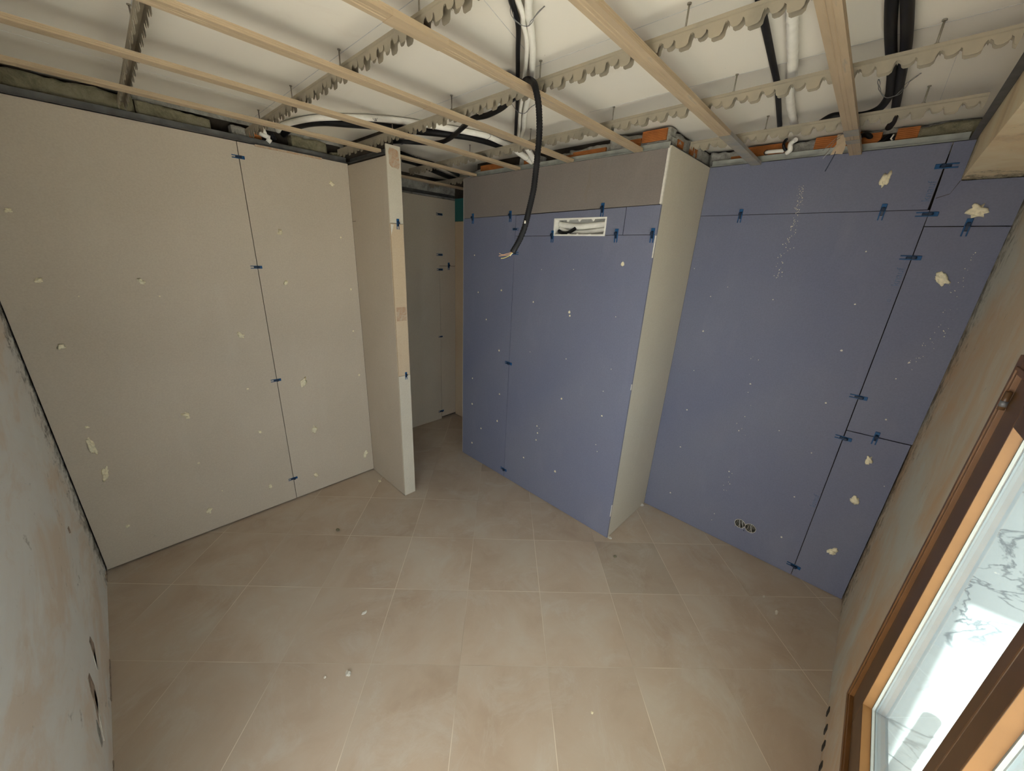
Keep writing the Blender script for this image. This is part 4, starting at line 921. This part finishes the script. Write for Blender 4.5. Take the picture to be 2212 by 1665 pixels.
carrier('toothed ceiling rail crossing in front of the pier and into the passage', 1.822, -.095, 1.955, 3.12, [ch_y(0, 1.82), ch_y(1, 1.85), ch_y(2, 1.87), ch_y(3, 1.89), ch_y(4, 1.91), ch_y(6, 1.93)], '')
carrier('short toothed ceiling rail in front of the far right wall, ending at the pier side', 2.372, -.10, 2.420, .975, xs(2.39, (0, 1)), '')
carrier('small dim toothed rail deep in the passage', 2.42, 2.78, 2.44, 3.54, [3.213], '')

# ================================================================== HANGER RODS
def make_rod():
    r = empty('hanger_rod', (0, 0, 0), 'x', 'hanger rod')
    bm = BM(); tube(bm, [(0, 0, -.012), (0, 0, ZS - ZT - .001)], .0028, 8); link('rod', bm, M['rod'], r)
    bm = BM(); tube(bm, [(0, 0, .002), (0, 0, .006)], .006, 6); link('nut', bm, M['rod'], r)
    bm = BM(); tube(bm, [(0, 0, ZS - ZT - .004), (0, 0, ZS - ZT - .001)], .006, 10); link('washer', bm, M['rod'], r)
    return r
RODS = []
names = {0: 'the rail nearest the left wall', 1: 'the second rail from the left wall', 2: 'the rail that ends at the stub corner', 3: 'the rail crossing in front of the pier', 4: 'the short rail before the far right wall'}
order = ['nearest the window wall', 'second from the window wall', 'third from the window wall', 'fourth from the window wall', 'fifth from the window wall', 'sixth from the window wall']
for k, (xf, yl) in enumerate([(lambda y: .228, [1.98, 2.46]), (lambda y: .783, [1.17, 1.71, 2.25, 2.79]), (lambda y: 1.31, [.605, 1.156, 1.707, 2.26]), (lambda y: 1.826 + .0414 * y, [.07, .617, 1.163, 1.72, 2.30]), (lambda y: 2.376 + .045 * y, [.07, .617])]):
    for j, y in enumerate(yl): RODS.append((xf(y), y, 'hanger rod on %s, %s' % (names[k], order[j]) if len(yl) > 2 or True else ''))
rod0 = make_rod()
for i, (x, y, lab) in enumerate(RODS):
    r = rod0 if i == 0 else copy_tree(rod0)
    r.location = (x, y, ZT); tag(r, lab, 'hanger rod', 'hanger rods under the slab')

# ================================================================== CABLES ABOVE THE GRID
LB = {
 'A': ('conduit', 'black conduit in the bundle running across the middle of the ceiling', 'black_plastic', 'conduit'),
 'B': ('insulated_pipe', 'thin white pipe in the bundle across the middle of the ceiling', 'white_plastic', 'pipe'),
 'C': ('insulated_pipe', 'thicker white pipe with faint print in the middle ceiling bundle', 'white_plastic', 'pipe'),
 'D': ('conduit', 'single black conduit on the ceiling left of the white wrapped pipe', 'black_plastic', 'conduit'),
 'E': ('insulated_pipe', 'wrinkled white wrapped pipe on the ceiling near the far right wall', 'white_plastic', 'pipe'),
 'F1': ('insulated_pipe', 'thick black pipe at the upper right that bends into an open black end', 'black_plastic', 'pipe'),
 'F2': ('insulated_pipe', 'thick black pipe at the upper right that runs straight to the wall', 'black_plastic', 'pipe'),
 'H': ('insulated_pipe', 'thick black pipe in the wide arc between the beige wall and the pier', 'black_plastic', 'pipe'),
 'W': ('insulated_pipe', 'white pipe in the wide arc beside the thick black one', 'white_plastic', 'pipe'),
 'I': ('conduit', 'black conduit branching from the middle bundle toward the stub', 'black_plastic', 'conduit'),
 'J1': ('pipe_end', 'white pipe end dropping behind the hanging conduit, left one', 'white_plastic', 'pipe'),
 'J2': ('pipe_end', 'white pipe end dropping behind the hanging conduit, right one', 'white_plastic', 'pipe'),
 'K1': ('conduit', 'thin black conduit just right of the stub top, upper one', 'black_plastic', 'conduit'),
 'K2': ('conduit', 'thin black conduit just right of the stub top, lower one', 'black_plastic', 'conduit'),
 'K3': ('conduit', 'short black conduit at the dark ceiling corner of the passage', 'black_plastic', 'conduit')}
for k, (r, P) in CABLES.items():
    nm, lab, m, cat = LB[k]
    if k in ('F1', 'F2'): r = .0145; P = [(x, y + (.006 if k == 'F1' else -.004), z) for x, y, z in P]
    P = [(x, y, min(z, ZS - r - .001)) for x, y, z in P]
    bm = BM(); Q = smooth_path(P, 8)
    if k == 'E': tube(bm, Q, r, 14, rf=lambda i: r * (1 + .07 * math.sin(i * 1.9) + .04 * math.sin(i * .7)))
    else: tube(bm, Q, r, 14)
    tag(link(nm, bm, M[m]), lab, cat)
# drops at the far right wall
cable('insulated_pipe', 'white pipe bend dropping behind the toothed rail to the clay brick', [(2.79, .553, 2.672), (2.815, .575, 2.665), (2.825, .578, 2.650), (2.826, .574, 2.632), (2.838, .590, 2.621)], .0125, M['white_plastic'])
cable('insulated_pipe', 'white pipe stub entering the hole in the clay brick', [(2.885, .705, 2.648), (2.868, .690, 2.645), (2.862, .65, 2.643), (2.856, .610, 2.640)], .0095, M['white_plastic'])
cable('conduit', 'short black conduit piece dropping beside the white pipe bend', [(2.80, .60, 2.683), (2.835, .615, 2.672), (2.845, .610, 2.650), (2.852, .596, 2.638)], .0075, M['black_plastic'], 'conduit')
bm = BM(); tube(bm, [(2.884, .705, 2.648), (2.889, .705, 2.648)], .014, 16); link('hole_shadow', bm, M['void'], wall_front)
# dark tangle in the hole behind the rail end at the far right
for k, (P, r) in enumerate([([(2.96, .20, 2.62), (2.90, .24, 2.66), (2.88, .27, 2.675), (2.86, .30, 2.65), (2.95, .33, 2.62)], .012), ([(2.90, .17, 2.66), (2.885, .20, 2.63), (2.89, .22, 2.61)], .010), ([(2.93, .12, 2.66), (2.91, .15, 2.65), (2.93, .18, 2.62)], .010)]):
    cable('conduit', ['black conduit loop in the dark wall hole under the rail end', 'black conduit stub left in the dark wall hole', 'black conduit stub at the right of the dark wall hole'][k], P, r, M['black_plastic'], 'conduit')
for y, z in ((.19, 2.645), (.155, 2.66)):
    bm = BM(); tube(bm, [(2.885, y, z), (2.882, y + .006, z - .018), (2.885, y - .002, z - .026)], .0035, 6); tag(link('torn_label', bm, M['white_plastic']), 'small torn white scrap in the dark wall hole, %s one' % ('left' if y > .17 else 'right'), 'scrap')
# white fitting in the hole of the beige wall
fit = empty('pipe_fitting', (.88, 3.08, 2.62), 'white plastic pipe fitting in the hole above the beige wall', 'pipe fitting')
for P, r in [([(.845, 3.06, 2.640), (.90, 3.05, 2.625)], .013), ([(.868, 3.06, 2.675), (.880, 3.055, 2.630)], .011), ([(.88, 3.05, 2.615), (.90, 3.045, 2.600)], .014)]:
    bm = BM(); tube(bm, P, r, 14); link('tube', bm, M['white_plastic'], fit)
bm = BM(); tube(bm, [(.905, 3.05, 2.655), (.925, 3.06, 2.62)], .016, 14); link('rubber_sleeve', bm, M['black_plastic'], fit)

# perforated straps holding the bundles
def strap(label, P, r=.0011):
    bm = BM(); Q = smooth_path(P, 10)
    L = [0]
    for a, b in zip(Q, Q[1:]): L.append(L[-1] + (b - a).length)
    for s in (-1, 1):
        pts = []
        for i, p in enumerate(Q):
            d = (Q[min(i + 1, len(Q) - 1)] - Q[max(i - 1, 0)]).normalized()
            n = d.cross(Vector((.35, .35, -1)).normalized()).normalized()
            pts.append(p + n * s * (.0012 + .0042 * abs(math.sin(L[i] / .028 * math.pi))))
        tube(bm, pts, r, 6)
    return tag(link('perforated_strap', bm, M['strap']), label, 'strap')
ZB = 2.664
strap('perforated grey strap under the middle bundle, with a hook end', [(.962, .985, 2.698), (.975, .992, 2.690), (1.000, 1.003, 2.668), (1.022, .999, 2.660), (1.036, .993, 2.658), (1.046, .980, 2.658), (1.044, .962, 2.668), (1.052, .948, 2.684), (1.062, .935, 2.697)])
strap('perforated grey strap under the middle bundle, behind the first channel from the pier', [(1.53, 1.53, 2.698), (1.565, 1.52, 2.668), (1.585, 1.506, 2.660), (1.60, 1.49, 2.663), (1.60, 1.46, 2.680), (1.62, 1.43, 2.698)])
strap('thin strap around the two thick black pipes', [(2.20, .215, 2.698), (2.235, .205, 2.672), (2.26, .185, 2.652), (2.265, .165, 2.650), (2.255, .145, 2.655), (2.235, .128, 2.68), (2.22, .10, 2.698)])
strap('strap loop on the wide black arc, near the beige wall', [(1.21, 2.30, 2.698), (1.205, 2.27, 2.672), (1.20, 2.24, 2.655), (1.195, 2.225, 2.665)])
for i, (P0, lb) in enumerate([(CABLES['H'][1][9], 'strap loop on the wide black arc, close to the pier'), (CABLES['W'][1][9], 'strap loop on the white arc pipe, close to the pier'), (CABLES['I'][1][10], 'strap loop on the black branch beside the stub top'), (CABLES['I'][1][4], 'strap loop on the black branch beside the middle bundle'), (CABLES['K1'][1][2], 'strap loop on the upper thin black conduit right of the stub'), (CABLES['K2'][1][4], 'strap loop on the black conduit at the pier corner'), (CABLES['J1'][1][2], 'strap around the two white pipe ends')]):
    x, y, z = P0
    strap(lb, [(x - .012, y + .018, 2.698), (x - .008, y + .012, z - .008), (x, y, z - .016), (x + .008, y - .012, z - .008), (x + .010, y - .018, 2.694)])

# ================================================================== HANGING CONDUIT
hc = empty('hanging_conduit', (1.305, 1.19, 2.62), 'black corrugated conduit hanging in a curve from the ceiling with loose wires', 'conduit')
cable('corrugated_tube', '', [(1.262, 1.30, 2.674)] + HOSE, .0125, M['black_plastic'], parent=hc, n=14, sub=8, corr=.0035)
for i, P in enumerate(WIRES):
    bm = BM(); tube(bm, smooth_path(P, 6), .0011, 6)
    link('wire', bm, [M['copper_wire'], M['yellow_wire'], M['grey_wire'], M['copper_wire']][i], hc)
x, y, z = HOSE[-3]
bm = BM(); tube(bm, [(x - .011, y - .010, z + .022), (x - .012, y - .011, z + .012)], .0035, 6); link('paint_fleck', bm, M['filler'], hc)

# ================================================================== MASKING TAPE AND LOOSE WIRES
bm = BM()
rows = [(2.612, .348, .298, 2.628), (2.610, .345, .300, 2.604), (2.604, .340, .304, 2.580), (2.600, .347, .303, 2.556), (2.598, .352, .306, 2.538)]
A = []
for x, ya, yb, z in rows: A.append([(x, ya, z), (x + .002, (ya + yb) / 2, z + random.uniform(-.003, .003)), (x + .004, yb, z + random.uniform(-.004, .004))])
th = .0005
V0 = [[bm.verts.new(p) for p in r] for r in A]; V1 = [[bm.verts.new((p[0] + th, p[1], p[2])) for p in r] for r in A]
for i in range(len(A) - 1):
    for j in range(2):
        bm.faces.new((V0[i][j], V0[i][j + 1], V0[i + 1][j + 1], V0[i + 1][j])); bm.faces.new((V1[i][j], V1[i + 1][j], V1[i + 1][j + 1], V1[i][j + 1]))
ring = [(i, 0) for i in range(5)] + [(4, 1), (4, 2)] + [(i, 2) for i in (3, 2, 1, 0)] + [(0, 1)]
for (a, b), (c, d) in zip(ring, ring[1:] + ring[:1]): bm.faces.new((V0[a][b], V0[c][d], V1[c][d], V1[a][b]))
tag(link('masking_tape', bm, M['mask_tape']), 'torn strip of masking tape hanging from the channel at the far right wall', 'tape')
def wire(label, P, m, r=.0014): 
    bm = BM(); tube(bm, smooth_path(P, 5), r, 6); tag(link('loose_wire', bm, M[m]), label, 'wire')
wire('dark blue wire hanging below the masking tape', [(2.604, .335, 2.56), (2.600, .337, 2.532), (2.61, .346, 2.505), (2.62, .357, 2.471)], 'clip_dark', .002)
wire('thin stray wire left of the masking tape, upper one', [(2.612, .330, 2.625), (2.60, .352, 2.605), (2.61, .372, 2.584), (2.62, .391, 2.567)], 'rod')
wire('thin stray wire left of the masking tape, lower one', [(2.612, .335, 2.612), (2.60, .352, 2.59), (2.61, .365, 2.563), (2.62, .379, 2.545)], 'rod')
wire('thin pale stray wire below the tape', [(2.612, .330, 2.60), (2.615, .350, 2.57), (2.62, .368, 2.55), (2.625, .382, 2.53)], 'grey_wire', .0008)

# ================================================================== WINDOW
win = D.objects.new('window_1', None); COL.objects.link(win); win.location = (.978, -.40, .348); win['kind'] = 'structure'; win['label'] = 'brown framed window in the right plaster wall, with an added unseen third leaf'
def frame_ring(bm, x0, x1, z0, z1, w, y0, y1, bev=.0):
    for b in [(x0, x0 + w, z0, z1), (x1 - w, x1, z0, z1), (x0 + w, x1 - w, z0, z0 + w), (x0 + w, x1 - w, z1 - w, z1)]:
        box(bm, b[0], b[1], y0, y1, b[2], b[3], bev=bev)
bm = BM(); frame_ring(bm, WX0, WX1, WZ0, WZ1, .052, -.400, -.340, .0015)
frame_ring(bm, WX0 + .030, WX1 - .030, WZ0 + .030, WZ1 - .030, .010, -.345, -.336, .002)
link('window_frame', bm, M['bronze_red'], win)
bm = BM(); frame_ring(bm, WX0 + .052, WX1 - .052, WZ0 + .052, WZ1 - .052, .014, -.420, -.352)
link('frame_rebate', bm, M['bronze'], win)
def leaf(x0, x1, wl, wr, nm):
    z0, z1 = WZ0 + .058, WZ1 - .058
    bm = BM(); wz = .112
    y0, y1 = -.386, -.350
    box(bm, x0, x0 + wl, y0, y1, z0, z1, bev=.003); box(bm, x1 - wr, x1, y0, y1, z0, z1, bev=.003)
    box(bm, x0 + wl, x1 - wr, y0, y1, z0, z0 + wz, bev=.003); box(bm, x0 + wl, x1 - wr, y0, y1, z1 - wz, z1, bev=.003)
    s = link('window_leaf', bm, M['bronze'], win)
    gx0, gx1, gz0, gz1 = x0 + wl, x1 - wr, z0 + wz, z1 - wz
    # glazing bead: sloped strip facing the pane
    bm = BM(); e = .0015
    for (a, b) in [((gx0, gz0), (gx0, gz1)), ((gx0, gz1), (gx1, gz1)), ((gx1, gz1), (gx1, gz0)), ((gx1, gz0), (gx0, gz0))]:
        cx_, cz_ = (gx0 + gx1) / 2, (gz0 + gz1) / 2
        def inn(p, k): return (p[0] + k * (1 if p[0] < cx_ else -1), p[1] + k * (1 if p[1] < cz_ else -1))
        a1, b1 = inn(a, .006), inn(b, .006)
        prism(bm, [(a[0], -.3515, a[1]), (a1[0], -.374, a1[1]), (a[0], -.374, a[1])], [(b[0], -.3515, b[1]), (b1[0], -.374, b1[1]), (b[0], -.374, b[1])])
    link('glazing_bead', bm, M['bead'], s)
    bm = BM(); frame_ring(bm, gx0 + .004, gx1 - .004, gz0 + .004, gz1 - .004, .006, -.381, -.3745)
    link('gasket', bm, M['gasket'], s)
    bm = BM(); frame_ring(bm, gx0 - .006, gx1 + .006, gz0 - .006, gz1 + .006, .008, -.418, -.3865); link('outer_bead', bm, M['pale_alu'], s)
    bm = BM(); box(bm, gx0 + .004, gx1 - .004, -.386, -.3815, gz0 + .004, gz1 - .004); link('pane', bm, M['glass'], s)
    return s
leafA = leaf(.9935, 1.704, .0415, .119, 'A'); leafB = leaf(.312, .9915, .060, .0635, 'B'); leaf_added = leaf(-.306, .3105, .119, .060, 'C')  # third leaf is out of view, added to let in more daylight
# hinge on the far stile
bm = BM(); tube(bm, [(1.708, -.341, 1.645), (1.708, -.341, 1.700)], .0075, 14); link('hinge', bm, M['bronze'], win)
bm = BM(); tube(bm, [(1.708, -.341, 1.655), (1.708, -.341, 1.672)], .0085, 14); link('hinge_ring', bm, M['strap'], win)
bm = BM(); frame_ring(bm, WX0 + .021, WX1 - .021, WZ0 + .021, WZ1 - .021, .030, -.449, -.401); link('outer_frame', bm, M['pale_alu'], win)
cable('drain_pipe', 'pale pinkish pipe outside, seen at the bottom right corner of the window', [(2.19, -.90, -1.24), (2.19, -.90, -.4), (2.19, -.90, .20)], .045, M['pink_white'], n=20)

# ================================================================== DEBRIS ON THE FLOOR
DB = [(2.423, -.063, .022, .008, 'filler', 'whitish plaster crumb near the window wall corner'), (.625, 1.659, .016, .010, 'filler', 'pale plaster flake left of the floor middle'),
 (.417, 1.399, .012, .018, 'filler', 'pale plaster flake in the left foreground, near the grout line'), (1.144, .448, .006, .006, 'foam', 'tiny yellowish crumb in the middle foreground'),
 (2.092, .861, .012, .012, 'mortar_ochre', 'small brown crumb in front of the pier corner'), (.796, 2.438, .012, .016, 'mortar_ochre', 'small dark crumb near the beige wall'),
 (1.323, 2.81, .012, .018, 'foam', 'yellowish foam crumb by the inner corner of the stub'), (2.800, 1.00, .022, .020, 'gypsum', 'white plaster lump at the foot of the pier side'),
 (2.235, .985, .012, .018, 'gypsum', 'small white plaster chip at the pier corner on the floor'), (2.50, .02, .012, .006, 'filler', 'second whitish crumb near the far right board'),
 (.33, 1.46, .006, .006, 'filler', 'tiny white crumb beside the flake in the left foreground')]
for i, (x, y, a, b, m, lb) in enumerate(DB):
    bm = BM(); bmesh.ops.create_icosphere(bm, subdivisions=2, radius=1)
    hgt = min(a, b) * .5
    for v in bm.verts:
        k = 1 + .4 * noise.noise(v.co * 1.7 + Vector((i * 5.3, 0, 0)))
        v.co = Vector((x + v.co.x * a * k, y + v.co.y * b * k, max(0.0002, (v.co.z + .8) * hgt * k)))
    tag(link('plaster_crumb', bm, M[m], None), lb, 'debris', 'crumbs on the floor')
